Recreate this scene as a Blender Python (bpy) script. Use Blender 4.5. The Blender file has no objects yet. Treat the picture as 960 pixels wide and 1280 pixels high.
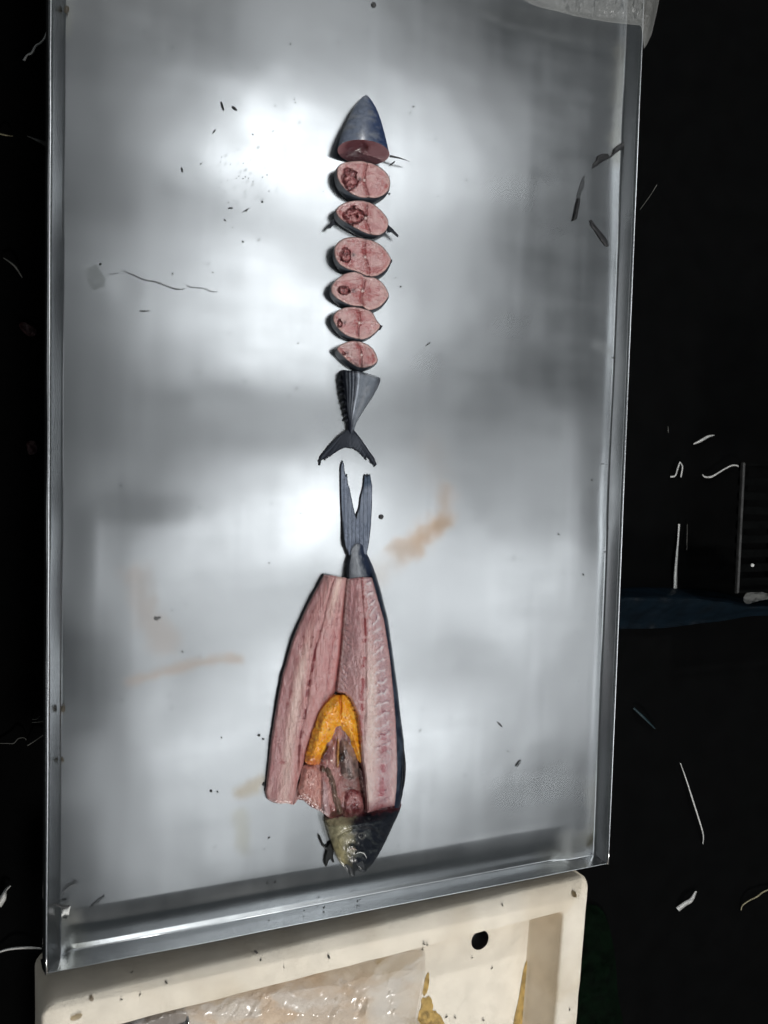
import bpy, math, random
import numpy as np
from mathutils import Matrix, Vector

random.seed(7)
S = bpy.context.scene
COL = S.collection

# ------------------------------------------------------------------ camera
F = 1134.0                                   # focal length in photo pixels (photo 960 x 1280)
CAM_R = np.array([[0.9122184301, 0.0004212146, -0.4097039887],
                  [0.0256389097, 0.9979807919, 0.0581118337],
                  [0.4089011886, -0.0635150493, 0.9103656718]])
CAM_C = np.array([-0.0569, 0.4681, 0.8548])
cd = bpy.data.cameras.new('camera')
cd.sensor_fit = 'VERTICAL'
cd.sensor_height = 24.0
cd.lens = F / 1280.0 * 24.0
cd.clip_start = 0.02
cd.clip_end = 60
cam = bpy.data.objects.new('camera', cd)
M = Matrix.Identity(4)
for i in range(3):
    for j in range(3):
        M[i][j] = CAM_R[i, j]
    M[i][3] = CAM_C[i]
cam.matrix_world = M
COL.objects.link(cam)
S.camera = cam

# ------------------------------------------------------------------ world and lamps
W = bpy.data.worlds.new('World')
S.world = W
W.use_nodes = True
W.node_tree.nodes['Background'].inputs[0].default_value = (0.85, 0.95, 1.0, 1)
W.node_tree.nodes['Background'].inputs[1].default_value = 0.06


def lamp(name, loc, aim, sx, sy, power, col=(0.95, 0.98, 1.0), spread=180):
    ld = bpy.data.lights.new(name, 'AREA')
    ld.shape = 'ELLIPSE'
    ld.size, ld.size_y = sx, sy
    ld.energy = power
    ld.color = col
    ld.spread = math.radians(spread)
    o = bpy.data.objects.new(name, ld)
    o.location = loc
    o.rotation_euler = (Vector(aim) - Vector(loc)).to_track_quat('-Z', 'Y').to_euler()
    COL.objects.link(o)
    return o


# market lamps over the tray, with unseen fill lamps added to fit its glow
for lx, ly, lp_ in ((0.62, 1.15, 1.25), (0.66, 1.48, 0.25), (0.95, 1.22, 0.42), (0.95, 0.92, 0.22), (0.61, 0.79, 1.18), (0.65, 0.34, 1.10), (0.41, 0.15, 0.30), (0.96, 0.14, 0.38), (1.34, 0.14, 0.62),
                    (0.67, -0.07, 0.70), (1.36, -0.12, 0.38), (0.42, -0.22, 0.42), (0.98, -0.28, 0.85), (0.42, -0.45, 0.38), (0.98, -0.54, 0.25), (1.34, 0.45, 0.30)):
    lamp('market_and_fill_lamp', (lx, ly, 1.2), (0.3, 0.5, 0), 0.34, 0.24, lp_, (0.955, 0.98, 1.0))
# unseen fill lamps added to light the fish, clear of the floor's mirror angle
lamp('fill_lamp', (0.75, 3.3, 2.5), (0.3, 0.4, 0), 0.16, 0.12, 42.0, (1.0, 0.99, 0.97))
lamp('fill_lamp', (0.25, -3.1, 1.9), (0.3, 0.3, 0), 0.5, 0.4, 68.0, (1.0, 0.97, 0.93))
lamp('rim_fill_light', (-2.6, 0.55, 0.22), (0.6, 0.5, 0.0), 2.4, 0.7, 4.0)  # unseen low panel, added so the side rim wall reflects brighter
lamp('overhead_fill_light', (0.55, 0.75, 2.6), (0.3, 0.5, 0), 2.6, 2.6, 3.2)  # broad unseen panel added overhead as soft fill

S.view_settings.view_transform = 'Standard'
S.view_settings.look = 'None'
S.view_settings.exposure = 0.0
S.view_settings.gamma = 1.0
S.render.engine = 'CYCLES'
S.cycles.max_bounces = 8
S.cycles.transparent_max_bounces = 12
S.cycles.sample_clamp_indirect = 4.0
S.cycles.use_denoising = True
S.cycles.denoising_input_passes = 'RGB'


# ------------------------------------------------------------------ helpers
def P(px, py, z=0.0):
    """Point of the place that the photo shows at (px, py), at height z (arrays welcome)."""
    px, py, z = np.broadcast_arrays(np.asarray(px, float), np.asarray(py, float), np.asarray(z, float))
    v = np.stack([(px - 480) / F, -(py - 640) / F, -np.ones_like(px)], -1)
    d = v @ CAM_R.T
    t = (z - CAM_C[2]) / d[..., 2]
    return CAM_C + d * t[..., None]


def _hash(ix, iy, seed):
    h = (ix.astype(np.int64) * 374761393 + iy.astype(np.int64) * 668265263 + seed * 974634777) & 0x7fffffff
    h = ((h ^ (h >> 13)) * 1274126177) & 0x7fffffff
    h = (h ^ (h >> 16)) & 0xffff
    return h / 65535.0


def vn(x, y, seed=0):
    x = np.asarray(x, float); y = np.asarray(y, float)
    ix, iy = np.floor(x), np.floor(y)
    fx, fy = x - ix, y - iy
    fx = fx ** 3 * (fx * (fx * 6 - 15) + 10); fy = fy ** 3 * (fy * (fy * 6 - 15) + 10)
    a, b = _hash(ix, iy, seed), _hash(ix + 1, iy, seed)
    c, d = _hash(ix, iy + 1, seed), _hash(ix + 1, iy + 1, seed)
    return (a * (1 - fx) + b * fx) * (1 - fy) + (c * (1 - fx) + d * fx) * fy


def fbm(x, y, seed=0, o=4):
    s, a, n = 0, 0.5, 0
    for k in range(o):
        q = 0.6 + 1.1 * k
        u = (np.asarray(x) * math.cos(q) - np.asarray(y) * math.sin(q)) * 2 ** k
        v = (np.asarray(x) * math.sin(q) + np.asarray(y) * math.cos(q)) * 2 ** k
        s = s + a * vn(u, v, seed + k * 17)
        n += a; a *= 0.5
    return s / n


def sm(a, b, x):
    t = np.clip((np.asarray(x, float) - a) / (b - a), 0, 1)
    return t * t * (3 - 2 * t)


def bump1(x, c, w):
    return np.exp(-((np.asarray(x, float) - c) / w) ** 2)


def mix(a, b, t):
    t = np.asarray(t, float)[..., None]
    return np.asarray(a, float) * (1 - t) + np.asarray(b, float) * t


def lin(r, g, b):
    c = np.array([r, g, b], float) / 255
    return np.where(c <= 0.04045, c / 12.92, ((c + 0.055) / 1.055) ** 2.4)


def smooth_line(pts, n=6, closed=False):
    p = np.array(pts, float)
    m = len(p)
    out = []
    rng = range(m if closed else m - 1)
    for i in rng:
        if closed:
            a, b, c, d = p[(i - 1) % m], p[i], p[(i + 1) % m], p[(i + 2) % m]
        else:
            a, b, c, d = p[max(i - 1, 0)], p[i], p[i + 1], p[min(i + 2, m - 1)]
        for k in range(n):
            t = k / n
            out.append(0.5 * ((2 * b) + (c - a) * t + (2 * a - 5 * b + 4 * c - d) * t * t + (3 * b - a - 3 * c + d) * t ** 3))
    if not closed:
        out.append(p[-1])
    return np.array(out)


def link(name, verts, faces, mat, parent=None, col=None, smooth=True, kind=None):
    me = bpy.data.meshes.new(name)
    me.from_pydata([tuple(map(float, v)) for v in verts], [], [tuple(int(i) for i in f) for f in faces])
    if col is not None:
        a = me.color_attributes.new('Col', 'FLOAT_COLOR', 'POINT')
        c = np.ones((len(verts), 4), np.float32)
        col = np.asarray(col)
        c[:, :col.shape[1]] = col
        a.data.foreach_set('color', c.ravel())
    if smooth:
        me.polygons.foreach_set('use_smooth', [True] * len(me.polygons))
    me.materials.append(mat)
    me.update()
    o = bpy.data.objects.new(name, me)
    COL.objects.link(o)
    if parent:
        o.parent = parent
        o.matrix_parent_inverse = parent.matrix_world.inverted() if parent.type != 'EMPTY' else Matrix.Translation(-parent.location)
    if kind:
        o['kind'] = kind
    return o


def tag(o, label, cat, group=None):
    o['label'] = label
    o['category'] = cat
    if group:
        o['group'] = group
    return o


def thing(name, label, cat, loc=(0, 0, 0), group=None):
    o = bpy.data.objects.new(name, None)
    o.location = tuple(float(v) for v in loc)
    o.empty_display_size = 0.02
    COL.objects.link(o)
    return tag(o, label, cat, group)


def poly_eval(poly, X, Y):
    """inside mask, distance to the outline and nearest outline point for points (X, Y)"""
    A = poly; B = np.roll(poly, -1, 0)
    n = len(X)
    ins = np.zeros(n, bool); best = np.full(n, 1e18); nx = np.zeros(n); ny = np.zeros(n)
    for (ax, ay), (bx, by) in zip(A, B):
        if ay != by:
            c = ((ay > Y) != (by > Y)) & (X < (bx - ax) * (Y - ay) / (by - ay) + ax)
            ins ^= c
        dx, dy = bx - ax, by - ay
        L = dx * dx + dy * dy
        if L == 0:
            continue
        t = np.clip(((X - ax) * dx + (Y - ay) * dy) / L, 0, 1)
        qx, qy = ax + t * dx, ay + t * dy
        d = (X - qx) ** 2 + (Y - qy) ** 2
        k = d < best
        best[k] = d[k]; nx[k] = qx[k]; ny[k] = qy[k]
    return ins, np.sqrt(best), nx, ny


def sheet_data(poly, sp):
    poly = np.asarray(poly, float)
    x0, y0 = poly.min(0) - sp; x1, y1 = poly.max(0) + sp
    xs = np.arange(x0, x1 + sp, sp); ys = np.arange(y0, y1 + sp, sp)
    X, Y = np.meshgrid(xs, ys)
    sh = X.shape
    X = X.ravel(); Y = Y.ravel()
    ins, d, nx, ny = poly_eval(poly, X, Y)
    I = ins.reshape(sh)
    keep = I[:-1, :-1] | I[1:, :-1] | I[:-1, 1:] | I[1:, 1:]
    idx = np.arange(X.size).reshape(sh)
    q = np.stack([idx[:-1, :-1][keep], idx[1:, :-1][keep], idx[1:, 1:][keep], idx[:-1, 1:][keep]], 1)
    X = np.where(ins, X, nx); Y = np.where(ins, Y, ny); d = np.where(ins, d, 0)
    used = np.unique(q)
    re = np.full(X.size, -1); re[used] = np.arange(len(used))
    return X[used], Y[used], d[used], re[q]


def sheet(name, poly, zf, cf, mat, parent=None, sp=1.0, kind=None, skirt=None, skirt_mat=None, skirt_name='skin', skirt_col=None, flare=0.0):
    """A surface over an outline: height and colour come from functions of (x, y, distance to edge)."""
    X, Y, D, q = sheet_data(poly, sp)
    Z = zf(X, Y, D) if callable(zf) else np.full(len(X), float(zf))
    V = P(X, Y, Z)
    C = cf(X, Y, D) if callable(cf) else (None if cf is None else np.tile(np.asarray(cf, float), (len(X), 1)))
    o = link(name, V, q, mat, parent, C, kind=kind)
    if skirt is not None:
        from collections import Counter
        cnt = Counter()
        dire = {}
        for f in q:
            for a, b in zip(f, np.roll(f, -1)):
                if a == b:
                    continue
                k = (min(a, b), max(a, b)); cnt[k] += 1; dire[k] = (a, b)
        E = [dire[k] for k, c in cnt.items() if c == 1]
        vs = sorted({i for e in E for i in e})
        mp = {v: i for i, v in enumerate(vs)}
        cen = V[vs].mean(0)
        top = V[vs]
        n = len(vs)
        rows = [top]
        for t in (0.35, 0.7, 1.0):
            r = top.copy()
            r[:, 2] = top[:, 2] * (1 - t) + skirt * t
            dd = r[:, :2] - cen[:2]
            L = np.linalg.norm(dd, axis=1)[:, None] + 1e-9
            r[:, :2] += dd / L * flare * math.sin(t * math.pi * 0.75)
            rows.append(r)
        fs = []
        for k in range(3):
            for a, b in E:
                a, b = mp[a], mp[b]
                fs.append((b + k * n, a + k * n, a + (k + 1) * n, b + (k + 1) * n))
        vv = np.concatenate(rows)
        cc = None
        if skirt_col is not None:
            cc = np.tile(np.asarray(skirt_col, float), (len(vv), 1))
        link(skirt_name, vv, fs, skirt_mat or mat, parent if parent else o, cc)
    return o


def ribbon(name, pts, widths, z, mat, parent=None, lift=0.004, thick=0.0006, n=5):
    """a thin curled strip lying at height z"""
    p = smooth_line(pts, n)
    m = len(p)
    w = np.interp(np.linspace(0, 1, m), np.linspace(0, 1, len(widths)), widths)
    zz = z + lift * (0.35 + 0.65 * np.sin(np.linspace(0.2, 2.9, m)) ** 2)
    t = np.gradient(p, axis=0); t /= np.linalg.norm(t, axis=1)[:, None] + 1e-9
    nrm = np.stack([-t[:, 1], t[:, 0]], 1)
    L = p + nrm * w[:, None] / 2; R = p - nrm * w[:, None] / 2
    a = P(L[:, 0], L[:, 1], zz); b = P(R[:, 0], R[:, 1], zz); c = P(p[:, 0], p[:, 1], zz + thick * 2)
    lo = P(p[:, 0], p[:, 1], zz - thick)
    V = np.concatenate([a, c, b, lo]); f = []
    for i in range(m - 1):
        for k in range(4):
            k2 = (k + 1) % 4
            f.append((k * m + i, k2 * m + i, k2 * m + i + 1, k * m + i + 1))
    f.append((0, m, 2 * m, 3 * m)); f.append((m - 1, 4 * m - 1, 3 * m - 1, 2 * m - 1))
    return link(name, V, f, mat, parent)


def loft(name, loops, mat, parent=None, col=None, cap0=False, cap1=False, closed=True):
    n = len(loops[0]); V = np.concatenate(loops); f = []
    for k in range(len(loops) - 1):
        for i in range(n if closed else n - 1):
            j = (i + 1) % n
            f.append((k * n + i, k * n + j, (k + 1) * n + j, (k + 1) * n + i))
    if cap0:
        f.append(tuple(range(n))[::-1])
    if cap1:
        f.append(tuple((len(loops) - 1) * n + i for i in range(n)))
    return link(name, V, f, mat, parent, col)


# ------------------------------------------------------------------ materials
def mat(name, base=(0.5, 0.5, 0.5), rough=0.5, metal=0.0, attr=False, spec=0.5, coat=0.0, noise=None, bump=None, sss=0.0, trans=None, rvar=None):
    m = bpy.data.materials.new(name)
    m.use_nodes = True
    nt = m.node_tree; N = nt.nodes; L = nt.links
    b = N['Principled BSDF']
    b.inputs['Roughness'].default_value = rough
    b.inputs['Metallic'].default_value = metal
    b.inputs['Specular IOR Level'].default_value = spec
    b.inputs['Coat Weight'].default_value = coat
    b.inputs['Coat Roughness'].default_value = 0.12
    tc = N.new('ShaderNodeTexCoord')
    if attr:
        a = N.new('ShaderNodeAttribute'); a.attribute_name = 'Col'
        src = a.outputs['Color']
    else:
        r = N.new('ShaderNodeRGB'); r.outputs[0].default_value = (*base, 1)
        src = r.outputs[0]
    if noise:
        sc, amt = noise
        t = N.new('ShaderNodeTexNoise'); t.inputs['Scale'].default_value = sc; t.inputs['Detail'].default_value = 6
        L.new(tc.outputs['Object'], t.inputs['Vector'])
        mr = N.new('ShaderNodeMapRange'); mr.inputs[1].default_value = 0.3; mr.inputs[2].default_value = 0.7
        mr.inputs[3].default_value = 1 - amt; mr.inputs[4].default_value = 1 + amt
        L.new(t.outputs[0], mr.inputs[0])
        mx = N.new('ShaderNodeVectorMath'); mx.operation = 'SCALE'
        L.new(src, mx.inputs[0]); L.new(mr.outputs[0], mx.inputs['Scale'])
        src = mx.outputs[0]
    L.new(src, b.inputs['Base Color'])
    if sss:
        b.inputs['Subsurface Weight'].default_value = sss
        b.inputs['Subsurface Radius'].default_value = (0.006, 0.002, 0.0015)
        b.inputs['Subsurface Scale'].default_value = 1.0
    if rvar:
        t = N.new('ShaderNodeTexNoise'); t.inputs['Scale'].default_value = rvar[0]; t.inputs['Detail'].default_value = 4
        L.new(tc.outputs['Object'], t.inputs['Vector'])
        mr = N.new('ShaderNodeMapRange'); mr.inputs[1].default_value = 0.3; mr.inputs[2].default_value = 0.7
        mr.inputs[3].default_value = max(0.02, rough - rvar[1]); mr.inputs[4].default_value = rough + rvar[1]
        L.new(t.outputs[0], mr.inputs[0]); L.new(mr.outputs[0], b.inputs['Roughness'])
    if bump:
        sc, st, dist = bump
        t = N.new('ShaderNodeTexNoise'); t.inputs['Scale'].default_value = sc; t.inputs['Detail'].default_value = 5
        L.new(tc.outputs['Object'], t.inputs['Vector'])
        bp = N.new('ShaderNodeBump'); bp.inputs['Strength'].default_value = st; bp.inputs['Distance'].default_value = dist
        L.new(t.outputs[0], bp.inputs['Height']); L.new(bp.outputs[0], b.inputs['Normal']); L.new(bp.outputs[0], b.inputs['Coat Normal'])
    if trans is not None:
        tr = N.new('ShaderNodeBsdfTransparent')
        ms = N.new('ShaderNodeMixShader'); ms.inputs[0].default_value = trans
        out = N['Material Output']
        L.new(b.outputs[0], ms.inputs[1]); L.new(tr.outputs[0], ms.inputs[2]); L.new(ms.outputs[0], out.inputs[0])
    return m


FLESH = mat('flesh', attr=True, rough=0.32, coat=0.7, noise=(240, 0.08), bump=(420, 0.6, 0.0013), sss=0.12, rvar=(150, 0.15))
GUT = mat('gut', attr=True, rough=0.2, coat=0.6, noise=(300, 0.15), bump=(330, 0.6, 0.0015), sss=0.1)
ROE = mat('roe', attr=True, rough=0.34, coat=0.25, noise=(260, 0.10), bump=(420, 0.45, 0.001), sss=0.15)
SKIN = mat('fish_skin', attr=True, rough=0.27, spec=0.35, coat=0.08, noise=(260, 0.22), bump=(900, 0.2, 0.0004), rvar=(90, 0.08))
HEAD = mat('head_skin', attr=True, rough=0.30, spec=0.20, coat=0.04, noise=(260, 0.2), bump=(500, 0.15, 0.0004), rvar=(90, 0.12))
FIN = mat('fin_membrane', attr=True, rough=0.45, spec=0.22, noise=(400, 0.25), bump=(600, 0.3, 0.0004))
BONE = mat('bone', (0.62, 0.45, 0.42), 0.25, coat=0.4)
GROUND = mat('black_ground', (0.0030, 0.0031, 0.0032), 0.95, spec=0.02, noise=(30, 0.15), bump=(60, 0.2, 0.003))
FOAM = mat('foam', attr=True, rough=0.75, spec=0.25, noise=(45, 0.09), bump=(260, 0.35, 0.0012))
DRIED = mat('dried_stain', attr=True, rough=0.55, noise=(120, 0.3), bump=(300, 0.4, 0.0008))
STRAW = mat('pale_plastic_strip', (0.62, 0.62, 0.60), 0.5, noise=(200, 0.25))
STRAWDIM = mat('grey_plastic_strip', (0.11, 0.11, 0.10), 0.6, noise=(200, 0.3))
STRAWYEL = mat('yellowed_plastic_strip', (0.30, 0.27, 0.17), 0.6, noise=(200, 0.3))
BLACKBIT = mat('black_scrap', (0.012, 0.012, 0.013), 0.45, noise=(300, 0.4))
GREYBIT = mat('grey_film_scrap', (0.05, 0.053, 0.056), 0.4, noise=(200, 0.4), trans=0.45)
RED = mat('dark_red_scrap', (0.022, 0.0015, 0.0025), 0.6, noise=(200, 0.4))
BLUE = mat('blue_plastic', (0.0022, 0.0062, 0.0105), 0.5, spec=0.10, noise=(40, 0.4), bump=(50, 0.4, 0.004))
GREEN = mat('green_cloth', (0.0006, 0.0036, 0.0012), 0.9, spec=0.05, noise=(60, 0.5), bump=(90, 0.5, 0.004))
TEAL = mat('teal_strip', (0.004, 0.02, 0.026), 0.6)
BASKET = mat('basket_plastic', (0.0018, 0.002, 0.002), 0.7, spec=0.03, noise=(50, 0.5), bump=(120, 0.4, 0.002))
BASKETEDGE = mat('worn_basket_edge', (0.035, 0.035, 0.034), 0.6, noise=(80, 0.5))
FILM = mat('clear_film', (0.55, 0.55, 0.52), 0.2, spec=0.7, trans=0.74, bump=(22, 0.3, 0.006))
BAG = mat('bag_film', attr=True, rough=0.24, spec=0.7, coat=0.15, trans=0.36, noise=(20, 0.06), rvar=(30, 0.1))
DARKSTEEL = mat('dark_steel', (0.10, 0.10, 0.10), 0.4, 0.8)


def steel(name, floor=False):
    m = bpy.data.materials.new(name)
    m.use_nodes = True
    nt = m.node_tree; N = nt.nodes; L = nt.links
    b = N['Principled BSDF']
    b.inputs['Metallic'].default_value = 1.0
    tc = N.new('ShaderNodeTexCoord')

    def noise(scale, vec_scale=(1, 1, 1), detail=4, rot=0.0):
        mp = N.new('ShaderNodeMapping'); mp.inputs['Scale'].default_value = vec_scale
        mp.inputs['Rotation'].default_value = (0, 0, rot)
        L.new(tc.outputs['Object'], mp.inputs['Vector'])
        t = N.new('ShaderNodeTexNoise'); t.inputs['Scale'].default_value = scale; t.inputs['Detail'].default_value = detail
        L.new(mp.outputs[0], t.inputs['Vector'])
        return t.outputs[0]

    def rng(x, a, b_, c, d):
        mr = N.new('ShaderNodeMapRange')
        for k, v in enumerate((a, b_, c, d)):
            mr.inputs[k + 1].default_value = v
        L.new(x, mr.inputs[0])
        return mr.outputs[0]

    def math_(op, a, c):
        n = N.new('ShaderNodeMath'); n.operation = op
        for k, v in enumerate((a, c)):
            if isinstance(v, (int, float)):
                n.inputs[k].default_value = v
            else:
                L.new(v, n.inputs[k])
        return n.outputs[0]
    brush = noise(60, (1, 0.05, 1), 2)
    brush2 = noise(50, (0.12, 1, 1), 2, 1.05)
    smear = noise(9, (1, 1, 1), 3)
    r = math_('ADD', rng(brush, 0.3, 0.7, -0.01, 0.01), rng(brush2, 0.3, 0.7, -0.012, 0.012))
    r = math_('ADD', r, rng(smear, 0.3, 0.7, 0.225, 0.295))
    base = N.new('ShaderNodeVectorMath'); base.operation = 'SCALE'
    tint = rng(noise(5), 0.3, 0.7, 0.92, 1.05)
    for sc_, st_, ro_ in ((34, (1, 0.05, 1), 0.35), (30, (1, 0.06, 1), -0.6), (40, (1, 0.05, 1), 1.2)):      # fine scratches
        tint = math_('ADD', tint, rng(noise(sc_, st_, 3, ro_), 0.62, 0.72, 0.0, 0.08))
    tint = math_('ADD', tint, rng(noise(70, (1, 1, 1), 2), 0.3, 0.7, -0.02, 0.02))
    rgb = N.new('ShaderNodeRGB'); rgb.outputs[0].default_value = (0.415, 0.43, 0.44, 1)
    L.new(rgb.outputs[0], base.inputs[0]); L.new(tint, base.inputs['Scale'])
    src = base.outputs[0]
    if floor:
        tg = N.new('ShaderNodeTangent'); tg.direction_type = 'UV_MAP'; tg.uv_map = 'UVMap'
        L.new(tg.outputs[0], b.inputs['Tangent'])
        b.inputs['Anisotropic'].default_value = 0.6
        a = N.new('ShaderNodeAttribute'); a.attribute_name = 'Col'
        mx = N.new('ShaderNodeMix'); mx.data_type = 'RGBA'; mx.blend_type = 'MULTIPLY'
        mx.inputs[0].default_value = 1.0
        L.new(src, mx.inputs[6]); L.new(a.outputs['Color'], mx.inputs[7])
        src = mx.outputs[2]
        r = math_('ADD', r, math_('MULTIPLY', math_('SUBTRACT', 1.0, a.outputs['Alpha']), 0.35))
    L.new(src, b.inputs['Base Color'])
    L.new(r, b.inputs['Roughness'])
    return m


STEELF = steel('brushed_steel_floor', True)
STEEL = steel('brushed_steel')
LIP = mat('polished_steel_edge', (0.75, 0.76, 0.77), 0.22, 1.0)

# ------------------------------------------------------------------ ground
GZ = -0.13
gx, gy = np.meshgrid(np.linspace(-4, 5, 46), np.linspace(-4, 5, 46))
gi = np.arange(gx.size).reshape(gx.shape)
gq = np.stack([gi[:-1, :-1].ravel(), gi[:-1, 1:].ravel(), gi[1:, 1:].ravel(), gi[1:, :-1].ravel()], 1)
gv = np.stack([gx.ravel(), gy.ravel(), np.full(gx.size, GZ)], 1)
link('ground', gv, gq, GROUND, kind='structure')

# ------------------------------------------------------------------ steel tray
TW, TH, LZ = 0.62, 1.12, 0.018
tray = thing('steel_tray', 'large brushed stainless steel tray with a low raised rim, holding all the cut fish', 'tray', (0.31, 0.5, 0))
INL, INR, INN, INF = 0.0140, 0.0080, 0.0050, 0.0060      # run of each sloping rim wall
ix0, ix1, iy0, iy1 = INL, TW - INR, INN, TH - INF
nx_, ny_ = 250, 420
xs = np.linspace(ix0, ix1, nx_); ys = np.concatenate([np.linspace(iy0, iy0 + 0.05, 50), np.linspace(iy0 + 0.05, iy1, ny_)[1:]])
X, Y = np.meshgrid(xs, ys)


def floor_z(X, Y):
    z = 0.0026 * (fbm(X * 5.5, Y * 5.5, 3, 2) - 0.5) + 0.0005 * (fbm(X * 18, Y * 16, 9, 2) - 0.5)
    edge = np.minimum.reduce([X - ix0, ix1 - X, Y - iy0, iy1 - Y])
    z = z * sm(0, 0.05, edge)
    # a dent beside the rim
    z = z - 0.0004 * np.exp(-(((X - 0.065) / 0.016) ** 2 + ((Y - 0.617) / 0.013) ** 2))
    # uneven roll-off along the sides and a buckle, shaped in for dark reflections
    ml = 0.35 + 0.65 * np.clip(bump1(Y, 0.51, 0.07) + bump1(Y, 0.27, 0.05) + 0.8 * bump1(Y, 0.70, 0.04), 0, 1)
    z = z - 0.0050 * ml * np.clip(1 - (X - ix0) / 0.065, 0, 1) ** 2 * sm(0, 0.004, X - ix0 + 0.004)
    mr = 0.4 + 0.6 * np.clip(bump1(Y, 0.82, 0.10) + bump1(Y, 0.47, 0.08), 0, 1)
    z = z - 0.0016 * mr * np.clip(1 - (ix1 - X) / 0.06, 0, 1) ** 2
    yb = 0.418 - 0.03 * X
    t_ = (Y - yb)
    z = z + 0.0016 * (sm(0.017, -0.017, t_) - sm(-0.017, -0.14, t_)) * sm(0.19, 0.06, X) * sm(0.0, 0.03, X - ix0)
    # bend down to the end wall, shaped in for a dark reflected band
    en = sm(0.0, 0.012, X - ix0) * sm(0, 0.03, ix1 - 0.03 - X)
    z = z - 0.0046 * np.clip(1 - (Y - iy0) / 0.042, 0, 1) ** 1.25 * en
    z = z - 0.0016 * np.clip(1 - (Y - iy0) / 0.006, 0, 1) * en
    return z


FX, FY = X.ravel(), Y.ravel()
FZ = floor_z(FX, FY)
# image of the floor points, used to lay the stains where they are on the tray
q = (np.stack([FX, FY, np.zeros_like(FX)], 1) - CAM_C) @ CAM_R
U = 480 + F * q[:, 0] / -q[:, 2]; V_ = 640 - F * q[:, 1] / -q[:, 2]


def capsule(pts, w):
    d = np.full(len(U), 1e9)
    p = smooth_line(pts, 5)
    for a, b in zip(p[:-1], p[1:]):
        dx, dy = b - a
        t = np.clip(((U - a[0]) * dx + (V_ - a[1]) * dy) / (dx * dx + dy * dy), 0, 1)
        d = np.minimum(d, np.hypot(U - a[0] - t * dx, V_ - a[1] - t * dy))
    d = d + (fbm(U / 14, V_ / 14, 5) - 0.5) * w * 0.9
    return 1 - sm(w * 0.0, w * 1.15, d)


fc = np.ones((len(FX), 4))


def stain(m, c, rough):
    fc[:, :3] = mix(fc[:, :3], np.asarray(c), m)
    fc[:, 3] = fc[:, 3] * (1 - np.asarray(m) * rough)


stain(0.75 * capsule([(558, 612), (552, 650), (535, 668)], 17), (1.0, 0.80, 0.66), 0.3)
stain(0.9 * capsule([(545, 655), (520, 680), (505, 688)], 22), (1.0, 0.72, 0.52), 0.3)
stain(0.5 * capsule([(505, 690), (475, 715), (445, 730)], 20), (0.98, 0.88, 0.80), 0.2)
stain(0.35 * capsule([(540, 555), (548, 600)], 26), (0.98, 0.90, 0.84), 0.2)
stain(0.65 * capsule([(172, 720), (180, 760), (205, 800)], 26), (0.96, 0.84, 0.76), 0.2)
stain(0.55 * capsule([(160, 852), (215, 838), (262, 826), (300, 824)], 10), (0.98, 0.74, 0.58), 0.2)
stain(0.7 * capsule([(300, 990), (316, 984), (330, 976)], 12), (0.96, 0.80, 0.60), 0.2)
stain(0.35 * capsule([(300, 1020), (306, 1060)], 14), (0.92, 0.84, 0.62), 0.2)
stain(0.25 * capsule([(120, 860), (200, 835)], 10), (0.80, 0.80, 0.80), 0.2)
stain(0.9 * sm(0.05, 0.5, capsule([(117, 340), (121, 350)], 15)) * (0.6 + 0.5 * fbm(U / 5, V_ / 4, 77)), (0.42, 0.43, 0.42), 0.7)
stain(0.95 * capsule([(736, 1056), (742, 1048)], 9), (0.14, 0.12, 0.07), 0.9)
stain(0.45 * capsule([(690, 1070), (742, 1040), (748, 990)], 22), (0.66, 0.62, 0.50), 0.6)
stain(0.5 * capsule([(776, 60), (770, 200)], 16), (0.62, 0.58, 0.46), 0.5)
stain(0.5 * capsule([(84, 1150), (95, 1190)], 24), (0.60, 0.58, 0.46), 0.6)
stain(0.35 * capsule([(84, 0), (84, 40)], 12), (0.66, 0.64, 0.50), 0.5)
stain(0.5 * capsule([(745, 430), (765, 440)], 10), (0.72, 0.72, 0.70), 0.5)
for _ in range(260):                              # specks of dried splash
    a, b = random.uniform(90, 770), random.uniform(10, 1100)
    if random.random() < 0.2:
        a, b = random.gauss(300, 24), random.gauss(225, 30)
    rr = random.uniform(0.6, 1.7)
    m_ = np.exp(-(((U - a) ** 2 + (V_ - b) ** 2) / rr ** 2))
    stain(m_ * random.uniform(0.2, 0.7), (0.35, 0.35, 0.34), 0.3)
fi = np.arange(FX.size).reshape(X.shape)
fq = np.stack([fi[:-1, :-1].ravel(), fi[:-1, 1:].ravel(), fi[1:, 1:].ravel(), fi[1:, :-1].ravel()], 1)
floor = link('floor_sheet', np.stack([FX, FY, FZ], 1), fq, STEELF, tray, fc)
uvl = floor.data.uv_layers.new(name='UVMap')          # brushing direction
li = np.empty(len(floor.data.loops), np.int32)
floor.data.loops.foreach_get('vertex_index', li)
uvl.data.foreach_set('uv', np.stack([FX[li], FY[li]], 1).astype(np.float32).ravel())


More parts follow.
